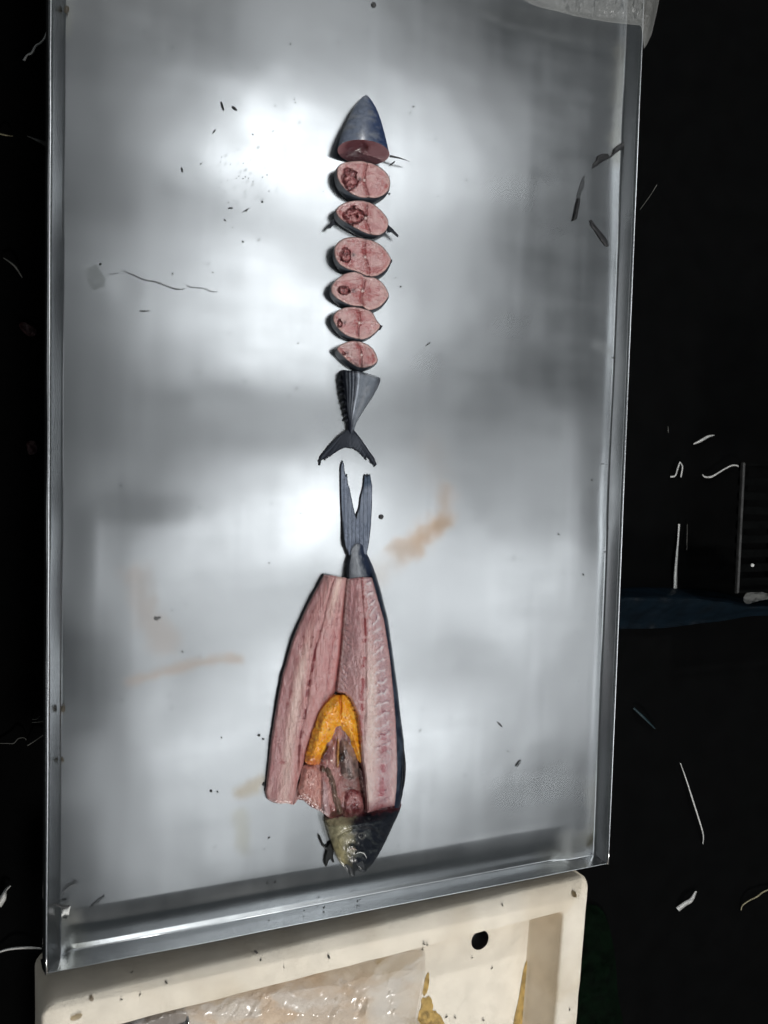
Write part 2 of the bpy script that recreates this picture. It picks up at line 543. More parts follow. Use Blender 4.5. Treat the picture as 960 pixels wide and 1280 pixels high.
def rim_side(a, b, n, IN, IA, IB):
    """one sloping wall of the rim from corner a to corner b (outer edge corners), n = inward normal"""
    a, b, n = np.array(a, float), np.array(b, float), np.array(n, float)
    L = np.linalg.norm(b - a); t = (b - a) / L
    prof = [(IN + 0.0003, None), (IN - 0.0012, 0.0004), (IN - 0.0026, 0.0017), (0.0022, LZ - 0.0022), (0.0012, LZ - 0.0004), (0.0, LZ), (-0.0014, LZ - 0.0008), (-0.0016, LZ - 0.030)]
    if n[1] == 1:                                  # the near end is a plain sharp fold
        prof = [(IN + 0.0003, None), (IN - 0.0006, 0.0001), (IN - 0.0010, 0.0004), (0.0005, LZ - 0.0007), (0.0, LZ - 0.0006), (-0.0006, LZ - 0.004), (-0.0010, LZ - 0.012), (-0.0012, LZ - 0.030)]
    m = max(12, int(L / 0.008))
    V, f = [], []
    for k, (off, z) in enumerate(prof):
        for i in range(m + 1):
            sa, sb = off * IA / IN, off * IB / IN                   # mitred ends
            s = sa + (L - sa - sb) * i / m
            p = a + t * s + n * off
            zz = z
            if k < 3:
                zz = float(floor_z(np.array([np.clip(p[0], ix0, ix1)]), np.array([np.clip(p[1], iy0, iy1)]))[0]) + (z or -0.0002)
            wob = 0.0007 * (float(vn(s * 14, k * 0.3 + a[0] * 9, 31)) - 0.5) if 0 < k < 7 else 0
            V.append((p[0] + n[0] * wob, p[1] + n[1] * wob, zz))
    for k in range(len(prof) - 1):
        for i in range(m):
            f.append((k * (m + 1) + i, k * (m + 1) + i + 1, (k + 1) * (m + 1) + i + 1, (k + 1) * (m + 1) + i))
    return link('rim_wall', V, f, STEEL, tray, smooth=(n[1] != 1))


rim_side((0, TH), (0, 0), (1, 0), INL, INF, INN)
rim_side((0, 0), (TW, 0), (0, 1), INN, INL, INR)
rim_side((TW, 0), (TW, TH), (-1, 0), INR, INN, INF)
rim_side((TW, TH), (0, TH), (0, -1), INF, INR, INL)


def tube(name, pts, r, mt, parent=None, seg=8, closed=False):
    p = np.array(pts, float); n = len(p)
    t = np.gradient(p, axis=0); t /= np.linalg.norm(t, axis=1)[:, None] + 1e-12
    up = np.array([0, 0, 1.0])
    V, f = [], []
    rr = np.broadcast_to(np.asarray(r, float), (n,))
    for i in range(n):
        u = np.cross(t[i], up)
        if np.linalg.norm(u) < 1e-3:
            u = np.cross(t[i], [1, 0, 0])
        u /= np.linalg.norm(u); w = np.cross(u, t[i])
        for k in range(seg):
            a = 2 * math.pi * k / seg
            V.append(p[i] + rr[i] * (math.cos(a) * u + math.sin(a) * w))
    for i in range(n - 1):
        for k in range(seg):
            f.append((i * seg + k, i * seg + (k + 1) % seg, (i + 1) * seg + (k + 1) % seg, (i + 1) * seg + k))
    f.append(tuple(range(seg))[::-1]); f.append(tuple((n - 1) * seg + k for k in range(seg)))
    return link(name, V, f, mt, parent)


# rolled edge round the rim, one length per side
for a, b in (((0, TH), (0, 0)), ((0, 0), (TW, 0)), ((TW, 0), (TW, TH)), ((TW, TH), (0, TH))):
    m = 60
    pts = [(a[0] + (b[0] - a[0]) * i / m + 0.0004 * (vn(i * 0.4, a[0], 2) - 0.5), a[1] + (b[1] - a[1]) * i / m, LZ + 0.0002) for i in range(m + 1)]
    if b == (TW, 0):
        continue                                   # the near end has no edge bead
    tube('rolled_lip', pts, 0.0012, LIP, tray)
for x, y in ((0.05, 0.05), (0.57, 0.05), (0.05, 1.07), (0.57, 1.07)):
    tube('foot', [(x, y, GZ), (x, y, -0.02)], 0.014, DARKSTEEL, tray, 12)
for px, py in ((467, 6), (476, 646)):
    c = P(px, py, 0.0)
    lp = []
    for r, z in ((0.0026, 0.0), (0.0026, 0.0009), (0.0019, 0.0014), (0.0009, 0.0011), (0.0003, 0.0010)):
        lp.append(np.array([(c[0] + r * math.cos(a), c[1] + r * math.sin(a), float(floor_z(c[0], c[1])) + z) for a in np.linspace(0, 2 * math.pi, 14, endpoint=False)]))
    loft('rivet', lp, BLACKBIT, tray, cap1=True)
# dirt caught along the crease
for px, py, r in ((79, 886, 3.2), (78, 950, 2.0), (83, 11, 3.4)):
    c = P(px, py, 0.003)
    k = smooth_line([(px + r * random.uniform(0.7, 1.2) * math.cos(a), py + 1.5 * r * random.uniform(0.7, 1.2) * math.sin(a)) for a in np.linspace(0, 6.28, 7, endpoint=False)], 4, True)
    sheet('dirt_blob', k, lambda x, y, d: 0.0035 + 0.0012 * sm(0, 2, d), (0.05, 0.04, 0.025), DRIED, tray, 0.7, skirt=0.001, skirt_name='dirt_edge', skirt_col=(0.05, 0.04, 0.025))

# ------------------------------------------------------------------ upper fish: nose, steaks, tail
PX = 1 / 1075.0                                   # metres per photo pixel at the upper fish
BLUEGREY = np.array([0.075, 0.095, 0.15])


def nose_piece():
    t = thing('fish_head_piece', 'pointed blue grey fish head end with its dark red cut side facing the steaks', 'fish piece', P(455, 200, 0))
    st = [(457.6, 119, 1.0), (457.3, 121.5, 4.0), (457.0, 126, 7.6), (456.4, 136, 13.5), (455.6, 147, 18.0), (454.6, 160, 22.6), (453.8, 172, 26.3), (453.6, 184, 29.2), (454.2, 196, 31.6), (454.8, 202, 32.6), (455.0, 207, 33.0), (455.0, 211, 33.0)]
    st = smooth_line(st, 5)
    n = 56
    YC = P(454.8, 207, 0)[1]
    a = np.linspace(0, 2 * math.pi, n, endpoint=False)
    prof = []
    for cx, cy, w in st:
        cx, w = cx + 1.3 * min(1, w / 20), w * 0.955
        r = w * PX
        c = P(cx, cy, 0.0145 * min(1, (w / 32.5) ** 0.8) + 0.0015)
        zz = np.maximum(c[2] + np.sin(a) * r * 0.52, 0.0012)
        prof.append(np.stack([c[0] + np.cos(a) * r, np.full(n, c[1]), zz], 1))
    prof = np.array(prof)                            # stations x angles x 3
    side = prof[:, :, 1] - (YC + 0.56 * prof[:, :, 2])
    smax = np.full(n, len(st) - 1.0)
    for i in range(n):
        k = np.where(side[:, i] < 0)[0]
        if len(k) and k[0] > 0:
            smax[i] = k[0] - 1 + side[k[0] - 1, i] / (side[k[0] - 1, i] - side[k[0], i])
    loops, cols = [], []
    for tt in np.linspace(0, 1, 44):
        s_ = tt * smax
        lo = np.minimum(np.floor(s_).astype(int), len(st) - 2); fr = (s_ - lo)[:, None]
        p = prof[lo, np.arange(n)] * (1 - fr) + prof[lo + 1, np.arange(n)] * fr
        loops.append(p)
        x, y = p[:, 0], p[:, 1]
        up = np.cos(a)                              # +1 towards the back
        k = fbm(x * 140, y * 140 + np.sin(a) * 3, 4)
        col = mix(np.tile([0.15, 0.175, 0.23], (n, 1)), np.array([0.022, 0.040, 0.10]), sm(-0.5, 0.75, up + 0.9 * (k - 0.5)))
        col = mix(col, np.array([0.26, 0.27, 0.28]), 0.45 * sm(0.52, 0.75, fbm(x * 90, y * 200, 8)) * sm(0.9, 0.1, up))
        cols.append(col)
    loft('skin', loops, HEAD, t, np.concatenate(cols), cap0=True)
    # cut face: polar disc
    last = loops[-1]; cen = last.mean(0)
    V, C, f = [cen + np.array([0, 0.003, 0])], [], []
    K = 14
    for k in range(1, K + 1):
        s = k / K
        for i in range(n):
            p = cen * (1 - s) + last[i] * s
            p = p + np.array([0, 0.003 * (1 - s ** 2), 0])
            V.append(p)
    V = np.array(V)
    for i in range(n):
        f.append((0, 1 + i, 1 + (i + 1) % n))
    for k in range(K - 1):
        for i in range(n):
            a, b = 1 + k * n + i, 1 + k * n + (i + 1) % n
            f.append((a, a + n, b + n, b))
    dx = (V[:, 0] - cen[0]) / (32 * PX); dz = (V[:, 2] - cen[2]) / (24 * PX)
    rr = np.hypot(dx, dz)
    col = mix(np.tile([0.20, 0.095, 0.105], (len(V), 1)), np.array([0.28, 0.16, 0.16]), sm(0.7, 1.0, rr))
    cav = np.exp(-(((dx + 0.3) / 0.42) ** 2 + ((dz + 0.05) / 0.5) ** 2))
    col = mix(col, np.array([0.07, 0.02, 0.028]), 0.9 * sm(0.3, 0.8, cav))
    col = mix(col, np.array([0.04, 0.01, 0.012]), bump1(dx, 0.08, 0.1) * bump1(dz, 0.1, 0.25))
    col = mix(col, np.array([0.2, 0.06, 0.07]), 0.4 * fbm(dx * 4, dz * 4, 12))
    V[:, 1] += 0.004 * sm(0.3, 0.8, cav)
    link('cut_face', V, f, FLESH, t, col)
    ribbon('fin_spine', [(487, 195), (497, 197), (504, 199), (512, 202)], [3.2, 2.2, 1.2, 0.4], 0.008, BLACKBIT, t, 0.003)
    k = np.array([(489, 205), (492, 202), (494, 201), (493, 204)], float)
    sheet('fin_tip', k, 0.004, (0.015, 0.015, 0.018), FIN, t, 0.6, skirt=0.001, skirt_name='fin_root', skirt_col=(0.015, 0.015, 0.018))


nose_piece()


def steak(face, base_shift, t_h, cavity, seam, label, seed, fins=(), loose=0.0, tone=1.0):
    face = smooth_line(face, 6, True)
    c = face.mean(0)
    hw = (face[:, 0].max() - face[:, 0].min()) / 2; hh = (face[:, 1].max() - face[:, 1].min()) / 2
    t = thing('fish_steak', label, 'fish steak', P(c[0] + base_shift[0], c[1] + base_shift[1], 0), 'round steaks cut across the upper fish')
    cav = cavity

    def nrm(x, y):
        return (x - c[0]) / hw, (y - c[1]) / hh

    def cavm(a, b):
        ca, cb, ra, rb = cav
        return ((a - ca) / ra) ** 2 + ((b - cb) / rb) ** 2 + 1.5 * (fbm(a * 4, b * 3.4, seed) - 0.5) + 0.6 * (fbm(a * 12, b * 10, seed + 2) - 0.5)

    def sx(b):
        return seam[0] + seam[1] * b + 0.06 * np.sin(b * 3 + seed)

    def zf(x, y, d):
        a, b = nrm(x, y)
        z = t_h + 0.0012 * sm(0, 6, d) + 0.0012 * (fbm(a * 5, b * 5, seed + 3) - 0.5)
        z = z - 0.0012 * (1 - sm(0, 1.6, d))
        z -= 0.0013 * bump1(a, sx(b), 0.05)
        m = cavm(a, b)
        z += np.where(m < 1.3, -0.0030 * sm(1.25, 0.75, m) + 0.0042 * sm(0.7, 0.1, m), 0) * 0.9
        z += 0.0024 * (fbm(a * 9 + 3, b * 8, seed + 13) - 0.5) * 2 * sm(1.4, 0.5, m) + 0.0005 * (fbm(a * 20, b * 18, seed + 6) - 0.5)
        return z

    def cf(x, y, d):
        a, b = nrm(x, y)
        n1 = fbm(a * 4, b * 4, seed); n2 = fbm(a * 11, b * 11, seed + 1)
        col = mix(np.tile(np.array([0.46, 0.205, 0.20]) * tone, (len(x), 1)), np.array([0.53, 0.32, 0.30]) * tone, sm(0.35, 0.65, n1))
        # rings of muscle about a centre in each half
        half = a - sx(b)
        fa = np.where(half > 0, a - (sx(b) + 0.42), a - (sx(b) - 0.5))
        ring = np.sin(np.hypot(fa * 1.15, (np.abs(b) - 0.42) * 1.0) * 24 + n1 * 5)
        col = mix(col, np.array([0.40, 0.17, 0.165]), 0.30 * sm(0.3, 1.0, ring) * sm(0.3, 0.7, n2))
        # red muscle against the seam
        col = mix(col, np.array([0.33, 0.085, 0.085]), 0.6 * bump1(half, 0.0, 0.20) * sm(0.25, 0.7, n1 + 0.15))
        col = mix(col, np.array([0.17, 0.03, 0.035]), 0.8 * bump1(half, 0.0, 0.045) * sm(0.3, 0.5, n2))
        # bloody patches
        col = mix(col, np.array([0.32, 0.06, 0.06]), 0.75 * sm(0.52, 0.68, fbm(a * 2.2 + 9, b * 2.2, seed + 7)))
        col = mix(col, np.array([0.30, 0.10, 0.10]), 0.28 * sm(0.55, 0.7, fbm(a * 15, b * 15, seed + 8)))
        col = mix(col, np.array([0.66, 0.46, 0.42]), 0.3 * sm(0.58, 0.7, fbm(a * 13 + 4, b * 17, seed + 9)))
        # paler fat under the skin and dark skin line
        col = mix(col, np.array([0.66, 0.46, 0.42]), 0.65 * (1 - sm(1.0, 4.5, d)))
        col = mix(col, np.array([0.10, 0.08, 0.09]), 0.7 * (1 - sm(0.0, 0.9, d)))
        m = cavm(a, b)
        col = mix(col, np.array([0.13, 0.02, 0.025]), 0.8 * sm(1.6, 0.75, m))
        k3 = fbm(a * 9 + 3, b * 8, seed + 13)
        col = mix(col, np.array([0.32, 0.085, 0.09]), 0.9 * sm(0.95, 0.5, m) * sm(0.3, 0.55, k3))
        col = mix(col, np.array([0.46, 0.22, 0.21]), 0.8 * sm(0.6, 0.2, m) * sm(0.42, 0.6, k3))
        col = mix(col, np.array([0.05, 0.008, 0.01]), 0.95 * np.exp(-(((a - (cav[0] + cav[2] + 0.1)) / 0.07) ** 2 + ((b - cav[1]) / 0.12) ** 2)))
        return np.clip(col, 0, 1)
    sheet('cut_face', face, zf, cf, FLESH, t, 0.55)
    # skin wall
    loops, cols = [], []
    n = len(face)
    for k, s in enumerate((0.0, 0.12, 0.35, 0.6, 0.85, 1.0)):
        bul = 1 + 0.05 * math.sin(s * math.pi) - 0.05 * s
        p = c + (face - c) * bul + np.array(base_shift) * s
        w = P(p[:, 0], p[:, 1], t_h * (1 - s) - 0.0011 * (1 - s) + 0.0005)
        loops.append(w)
        a, b = nrm(face[:, 0], face[:, 1])
        kk = fbm(a * 6 + s, b * 6 + s * 3, seed + 11)
        col = mix(np.tile([0.085, 0.095, 0.115], (n, 1)), np.array([0.012, 0.015, 0.022]), sm(-0.25, 0.75, a + 0.6 * (kk - 0.5)))
        col = mix(col, np.array([0.20, 0.21, 0.22]), 0.5 * sm(-0.5, -1.0, a))
        cols.append(col)
    loft('skin', loops, SKIN, t, np.concatenate(cols), cap1=True)
    # spine
    bc = (c[0] + hw * (sx(0.0) + 0.0), c[1] + hh * 0.02)
    ring = [(bc[0] + 2.3 * math.cos(q_) * random.uniform(0.8, 1.15), bc[1] + 2.0 * math.sin(q_)) for q_ in np.linspace(0, 6.28, 8, endpoint=False)]
    sheet('spine_bone', smooth_line(ring, 3, True), lambda x, y, d: t_h + 0.0004 + 0.0012 * sm(0, 1.0, d) - 0.0008 * sm(1.3, 2.2, d), None, BONE, t, 0.35)
    for fpts, fz in fins:
        sheet('finlet', np.array(fpts, float), lambda x, y, d: fz + 0.001 * sm(0, 2, d), (0.02, 0.022, 0.028), FIN, t, 0.6, skirt=fz - 0.0015, skirt_name='finlet_edge', skirt_col=(0.02, 0.022, 0.028))
    return t


def c1(pts):
    return [(380 + x / 6, 100 + y / 6) for x, y in pts]


def c2(pts):
    return [(380 + x / 6, 290 + y / 6) for x, y in pts]


steak(c1([(245, 690), (262, 640), (330, 612), (430, 606), (520, 628), (590, 668), (636, 722), (646, 790), (620, 845), (560, 882), (500, 886), (420, 880), (350, 850), (290, 800), (255, 745)]),
      (-4.2, 9.5), 0.0135, (-0.52, -0.02, 0.30, 0.55), (0.10, 0.03),
      'largest round fish steak, touching the cut side of the pointed head end', 11)
steak(c1([(240, 990), (262, 945), (330, 912), (430, 903), (510, 925), (570, 970), (620, 1030), (633, 1080), (612, 1135), (560, 1165), (490, 1158), (420, 1130), (340, 1085), (270, 1040)]),
      (-4.0, 7.0), 0.013, (-0.40, -0.10, 0.38, 0.50), (0.12, 0.10),
      'fish steak with a pointed black fin sticking out on both sides', 23,
      fins=((c1([(632, 1085), (665, 1115), (710, 1165), (706, 1178), (660, 1140), (625, 1145)]), 0.009), (c1([(225, 1040), (195, 1075), (172, 1105), (200, 1112), (215, 1090), (232, 1085)]), 0.008)))
steak(c2([(228, 170), (240, 95), (300, 48), (380, 38), (470, 52), (545, 78), (605, 125), (648, 190), (650, 225), (610, 290), (540, 332), (470, 330), (400, 300), (320, 275), (260, 235)]),
      (-2.5, 8.0), 0.0135, (-0.64, -0.10, 0.20, 0.34), (0.10, 0.04),
      'fish steak with wet glints, third below the pointed head end', 37,
      fins=((c2([(640, 195), (662, 208), (662, 225), (645, 240)]), 0.010),))
steak(c2([(202, 430), (225, 375), (290, 320), (370, 298), (430, 312), (470, 335), (540, 345), (600, 395), (634, 460), (625, 500), (570, 560), (490, 588), (430, 560), (370, 555), (290, 525), (225, 480)]),
      (-3.0, 6.5), 0.013, (-0.58, -0.02, 0.24, 0.26), (0.08, 0.02),
      'fish steak with a notched upper edge, fourth below the pointed head end', 41,
      fins=((c2([(205, 425), (180, 440), (190, 450), (208, 445)]), 0.009),))
steak(c2([(217, 650), (240, 600), (300, 568), (380, 560), (450, 575), (510, 600), (545, 660), (572, 700), (552, 740), (500, 785), (440, 806), (370, 795), (300, 765), (245, 710)]),
      (-4.5, 5.0), 0.013, (-0.76, 0.0, 0.12, 0.26), (0.04, 0.05),
      'small fish steak with a spiky fin stub, pale face and thick grey skin edge', 59,
      fins=((c2([(560, 690), (592, 705), (572, 735), (555, 740)]), 0.011),))
steak(c2([(246, 875), (300, 832), (380, 815), (460, 835), (520, 880), (552, 950), (540, 985), (480, 1015), (420, 1018), (350, 985), (290, 930)]),
      (-4.2, 6.0), 0.0125, (-0.75, -0.1, 0.08, 0.12), (0.06, 0.12),
      'smallest and reddest fish steak, touching the striped tail piece', 71, tone=0.85)


def ct(pts):
    return [(390 + x / 9.6, 460 + y / 9.6) for x, y in pts]


def tail_piece():
    t = thing('fish_tail_piece', 'striped dark fish tail with narrow stalk and forked fin, below the steaks', 'fish piece', P(442, 500, 0))
    body = ct([(352, 28), (440, 30), (548, 36), (680, 68), (800, 112), (822, 140), (800, 210), (740, 330), (640, 480), (540, 645), (505, 745), (470, 790), (430, 760), (424, 690), (418, 600), (400, 490), (380, 380), (362, 240), (350, 120)])
    body = smooth_line(body, 4, True)

    def lr(y):
        l = np.interp(y, [462, 475, 500, 522, 540], [426.5, 426.8, 430, 433.6, 434.5])
        r = np.interp(y, [462, 473, 481, 494, 510, 527, 540], [474, 475.5, 473, 467, 457, 446.5, 442])
        return l, r

    def uu(x, y):
        l, r = lr(y)
        return (x - l) / (r - l)

    def zf(x, y, d):
        l, r = lr(y)
        w = (r - l) * PX
        u = np.clip(uu(x, y), 0, 1)
        return 0.004 + np.minimum(0.45 * w, 0.018) * np.sqrt(np.clip(1 - (2 * u - 1) ** 2, 0, 1)) * sm(-0.5, 3, d) + 0.0005 * (fbm(x / 2, y / 3, 4) - 0.5)

    def cf(x, y, d):
        u = uu(x, y)
        n1 = fbm(x / 5, y / 12, 3)
        dark = np.array([0.010, 0.012, 0.022]); sil = np.array([0.30, 0.33, 0.37])
        col = mix(np.tile(dark, (len(x), 1)), np.array([0.16, 0.18, 0.21]), sm(0.43, 0.52, u))
        for c_, w_, k_ in ((0.14, 0.022, 0.35), (0.225, 0.022, 0.6), (0.315, 0.022, 0.65), (0.385, 0.016, 0.35), (0.445, 0.03, 1.0)):
            col = mix(col, sil * (1.5 if k_ == 1 else 0.9), k_ * bump1(u, c_, w_) * sm(536, 515, y) * (0.5 + n1))
        col = mix(col, np.array([0.30, 0.31, 0.33]), 0.5 * bump1(u, 0.72, 0.10) * sm(0.3, 0.6, n1))
        col = mix(col, np.array([0.05, 0.055, 0.07]), 0.8 * sm(0.84, 1.0, u))
        col = mix(col, dark, sm(515, 536, y) * sm(0.85, 0.5, u))
        return col
    sheet('striped_skin', body, zf, cf, HEAD, t, 0.5, skirt=0.0006, skirt_name='underside', skirt_mat=SKIN, skirt_col=(0.02, 0.022, 0.03))
    for x, y in ((338, 130), (345, 215), (358, 300), (375, 395), (395, 480), (408, 555), (420, 620)):
        k = ct([(x + 22, y - 42), (x - 6, y - 22), (x - 26, y + 16), (x + 2, y + 24), (x + 26, y + 10)])
        sheet('finlet', np.array(k), lambda X_, Y_, d: 0.0055 + 0.0015 * sm(0, 2, d), (0.014, 0.016, 0.024), FIN, t, 0.5, skirt=0.002, skirt_name='finlet_edge', skirt_col=(0.014, 0.016, 0.024))
    fin = ct([(420, 740), (320, 815), (200, 930), (110, 1045), (84, 1110), (84, 1165), (98, 1170), (112, 1112), (150, 1085), (158, 1112), (176, 1068), (184, 1090), (205, 1052), (216, 1068), (260, 1028), (345, 975), (400, 955), (440, 962), (500, 970), (560, 1008), (610, 1055), (655, 1108), (650, 1060), (690, 1095), (712, 1150), (725, 1142), (752, 1186), (778, 1155), (745, 1075), (690, 1000), (600, 865), (530, 775), (500, 740)])

    def finz(x, y, d):
        return 0.0022 + 0.003 * sm(560, 535, y) + 0.0006 * np.sin((np.abs(x - 438) * 0.9 + y * 0.5) * 1.6)

    def finc(x, y, d):
        ray = np.sin(np.arctan2(y - 532, np.abs(x - 438) + 1e-3) * 46)
        col = mix(np.tile([0.022, 0.026, 0.036], (len(x), 1)), np.array([0.08, 0.09, 0.11]), 0.55 * sm(0, 1, ray))
        col = mix(col, np.array([0.10, 0.11, 0.13]), 0.6 * bump1(x, 446, 8) * sm(540, 552, y))
        return mix(col, np.array([0.01, 0.012, 0.018]), 1 - sm(0.3, 2.2, d))
    sheet('tail_fin', np.array(fin), finz, finc, FIN, t, 0.45, skirt=0.0006, skirt_name='fin_edge', skirt_mat=FIN, skirt_col=(0.015, 0.017, 0.022))


tail_piece()

# ------------------------------------------------------------------ lower fish: split open with its roe showing
fish = thing('split_fish', 'whole fish split open flat with orange roe showing, forked tail up and dark head down', 'fish', P(440, 880, 0))
seam_pts = np.array([(436, 719), (432.6, 734), (430, 760), (429, 769), (427, 801), (423, 835), (419.5, 864), (414, 900), (408, 960), (404, 1020)], float)


def seam_x(y):
    return np.interp(y, seam_pts[:, 1], seam_pts[:, 0])


def ledge(y):
    return np.interp(y, [717, 756, 801, 847, 897, 930, 978, 1005], [405, 384.5, 365, 352, 343, 338, 333, 331])


def redge(y):
    return np.interp(y, [717, 741, 776, 819, 860, 897, 926, 960, 1006], [465, 471, 481, 487.6, 492, 495, 496.5, 497, 494])


def roe_l(y):
    return np.interp(y, [866, 872, 878, 893, 916, 939, 951, 978, 1003], [423, 415, 408, 398, 390, 383, 381, 372, 367])


def roe_r(y):
    return np.interp(y, [866, 873, 893, 921, 951, 969, 997, 1020], [432, 438, 447.5, 451, 453, 456.6, 459, 460])


left_poly = [(405, 718), (412, 718.6), (424, 721), (433, 722.5), (432.2, 735), (429, 769), (427, 801), (423, 835), (419.5, 864), (408, 878), (398, 893), (390, 916), (383, 939), (380, 953), (372, 978), (367.5, 1000), (366, 1006), (358, 1004), (350, 1005), (341, 1003), (334, 999), (331.5, 990), (333, 978), (338, 930), (343, 897), (352, 847), (365, 801), (374, 779), (384.5, 756)]


def left_z(x, y, d):
    u = np.clip((x - ledge(y)) / (seam_x(y) - ledge(y)), 0, 1)
    z = 0.0062 + 0.006 * np.sin(u * math.pi * 0.8) + 0.003 * u
    z = z - 0.0025 * (1 - sm(0, 4, d)) ** 2
    z += 0.0011 * (fbm(x / 7, y / 26, 5) - 0.5) * 2 + 0.0004 * (fbm(x / 2, y / 4, 6) - 0.5)
    z -= 0.0012 * bump1(u, 0.50 + 0.02 * np.sin(y / 17), 0.03)
    return z


def left_c(x, y, d):
    u = np.clip((x - ledge(y)) / (seam_x(y) - ledge(y)), 0, 1.2)
    n1 = fbm(x / 9, y / 36, 1); n2 = fbm(x / 3, y / 7, 2); n3 = fbm(x / 1.7, y / 5.5, 3)
    col = np.tile([0.47, 0.225, 0.215], (len(x), 1))
    col = mix(col, np.array([0.70, 0.50, 0.44]), 0.9 * bump1(u, 0.33, 0.09) * sm(760, 850, y) * (0.55 + 0.8 * n1))
    col = mix(col, np.array([0.70, 0.50, 0.42]), 0.85 * bump1(u, 0.70, 0.10) * sm(800, 735, y))
    col = mix(col, np.array([0.50, 0.20, 0.19]), 0.6 * sm(0.5, 0.95, u) * sm(740, 800, y))
    col = mix(col, np.array([0.36, 0.19, 0.20]), 0.55 * bump1(u, 0.12, 0.10))
    col = mix(col, np.array([0.56, 0.33, 0.31]), 0.5 * sm(930, 985, y) * sm(0.3, 0.7, n1))
    col = mix(col, np.array([0.58, 0.38, 0.35]), 0.35 * sm(0.5, 0.75, n1) * np.abs(np.sin(u * 19)))
    # dotted blood lines along the fillet
    wig = 0.012 * np.sin(y / 9)
    on = sm(0.30, 0.5, vn(y / 4.6, 3.3, 40))
    col = mix(col, np.array([0.17, 0.012, 0.018]), 0.95 * bump1(u + wig, 0.515, 0.03) * on * sm(770, 800, y) * sm(985, 930, y))
    on2 = sm(0.5, 0.62, vn(y / 4.0, 7.7, 41))
    for uc, ya, yb in ((0.40, 735, 840), (0.76, 730, 850), (0.87, 735, 860), (0.20, 750, 900)):
        col = mix(col, np.array([0.20, 0.04, 0.045]), 0.65 * bump1(u - wig, uc, 0.024) * on2 * sm(ya, ya + 15, y) * sm(yb, yb - 20, y))
    col = mix(col, np.array([0.26, 0.05, 0.05]), 0.75 * sm(0.93, 1.0, u) * sm(735, 770, y))
    col = mix(col, np.array([0.30, 0.09, 0.09]), 0.6 * bump1(u, 0.83, 0.03) * sm(770, 800, y))
    col = mix(col, np.array([0.30, 0.05, 0.05]), 0.8 * np.exp(-(((x - 354) / 4) ** 2 + ((y - 953) / 2.2) ** 2)))
    col = mix(col, np.array([0.38, 0.12, 0.10]), 0.5 * bump1(x, roe_l(y) - 5, 3) * sm(915, 935, y))
    col = mix(col, np.array([0.29, 0.12, 0.125]), 0.16 * sm(0.52, 0.70, n3))
    col = mix(col, np.array([0.62, 0.47, 0.44]), 0.2 * sm(0.54, 0.68, fbm(x / 1.9 + 5, y / 7.0, 4)))
    col = mix(col, np.array([0.05, 0.04, 0.045]), 0.8 * (1 - sm(0.0, 1.0, d)) * (u < 0.3))
    return np.clip(col, 0, 1)


sheet('opened_fillet', np.array(left_poly), left_z, left_c, FLESH, fish, 0.6, skirt=0.0006, skirt_name='belly_skin', skirt_mat=SKIN, skirt_col=(0.03, 0.032, 0.04))

right_poly = [(440.5, 723), (452, 721.5), (464.7, 722), (471, 742), (481, 776), (487.6, 819), (492, 860), (495, 897), (496.5, 926), (497.3, 960), (496.5, 985), (494, 1007), (478, 1010), (459.5, 1016), (459, 997), (456.6, 969), (453, 951), (451, 921), (447.5, 893), (438, 873), (431, 867), (423, 866), (419.5, 864), (423, 835), (427, 801), (429, 769), (432.2, 735), (434, 724)]


def right_z(x, y, d):
    u = np.clip((x - seam_x(y)) / (redge(y) - seam_x(y)), 0, 1)
    k = sm(715, 800, y)
    z = 0.0135 + 0.010 * np.sin(np.clip(u, 0, 1) * math.pi) * (0.4 + 0.6 * k) + 0.004 * u
    z = z - 0.0025 * (1 - sm(0, 3, d)) ** 2
    z += 0.0011 * (fbm(x / 5, y / 12, 15) - 0.5) * 2
    z -= 0.0015 * bump1(u, 0.50, 0.04)
    z -= 0.0006 * bump1((y * 0.95 + (x - 470) * 0.55 + 15 * (fbm(x / 12, y / 22, 58) - 0.5)) % 13.0, 6, 1.6) * sm(0.62, 0.75, u) * sm(1.0, 0.9, u)
    z -= 0.0006 * bump1((y * 0.9 - (x - 435) * 0.8 + 6 * (fbm(x / 8, y / 12, 57) - 0.5)) % 6.5, 3, 1.0) * sm(0.22, 0.1, u)
    return z


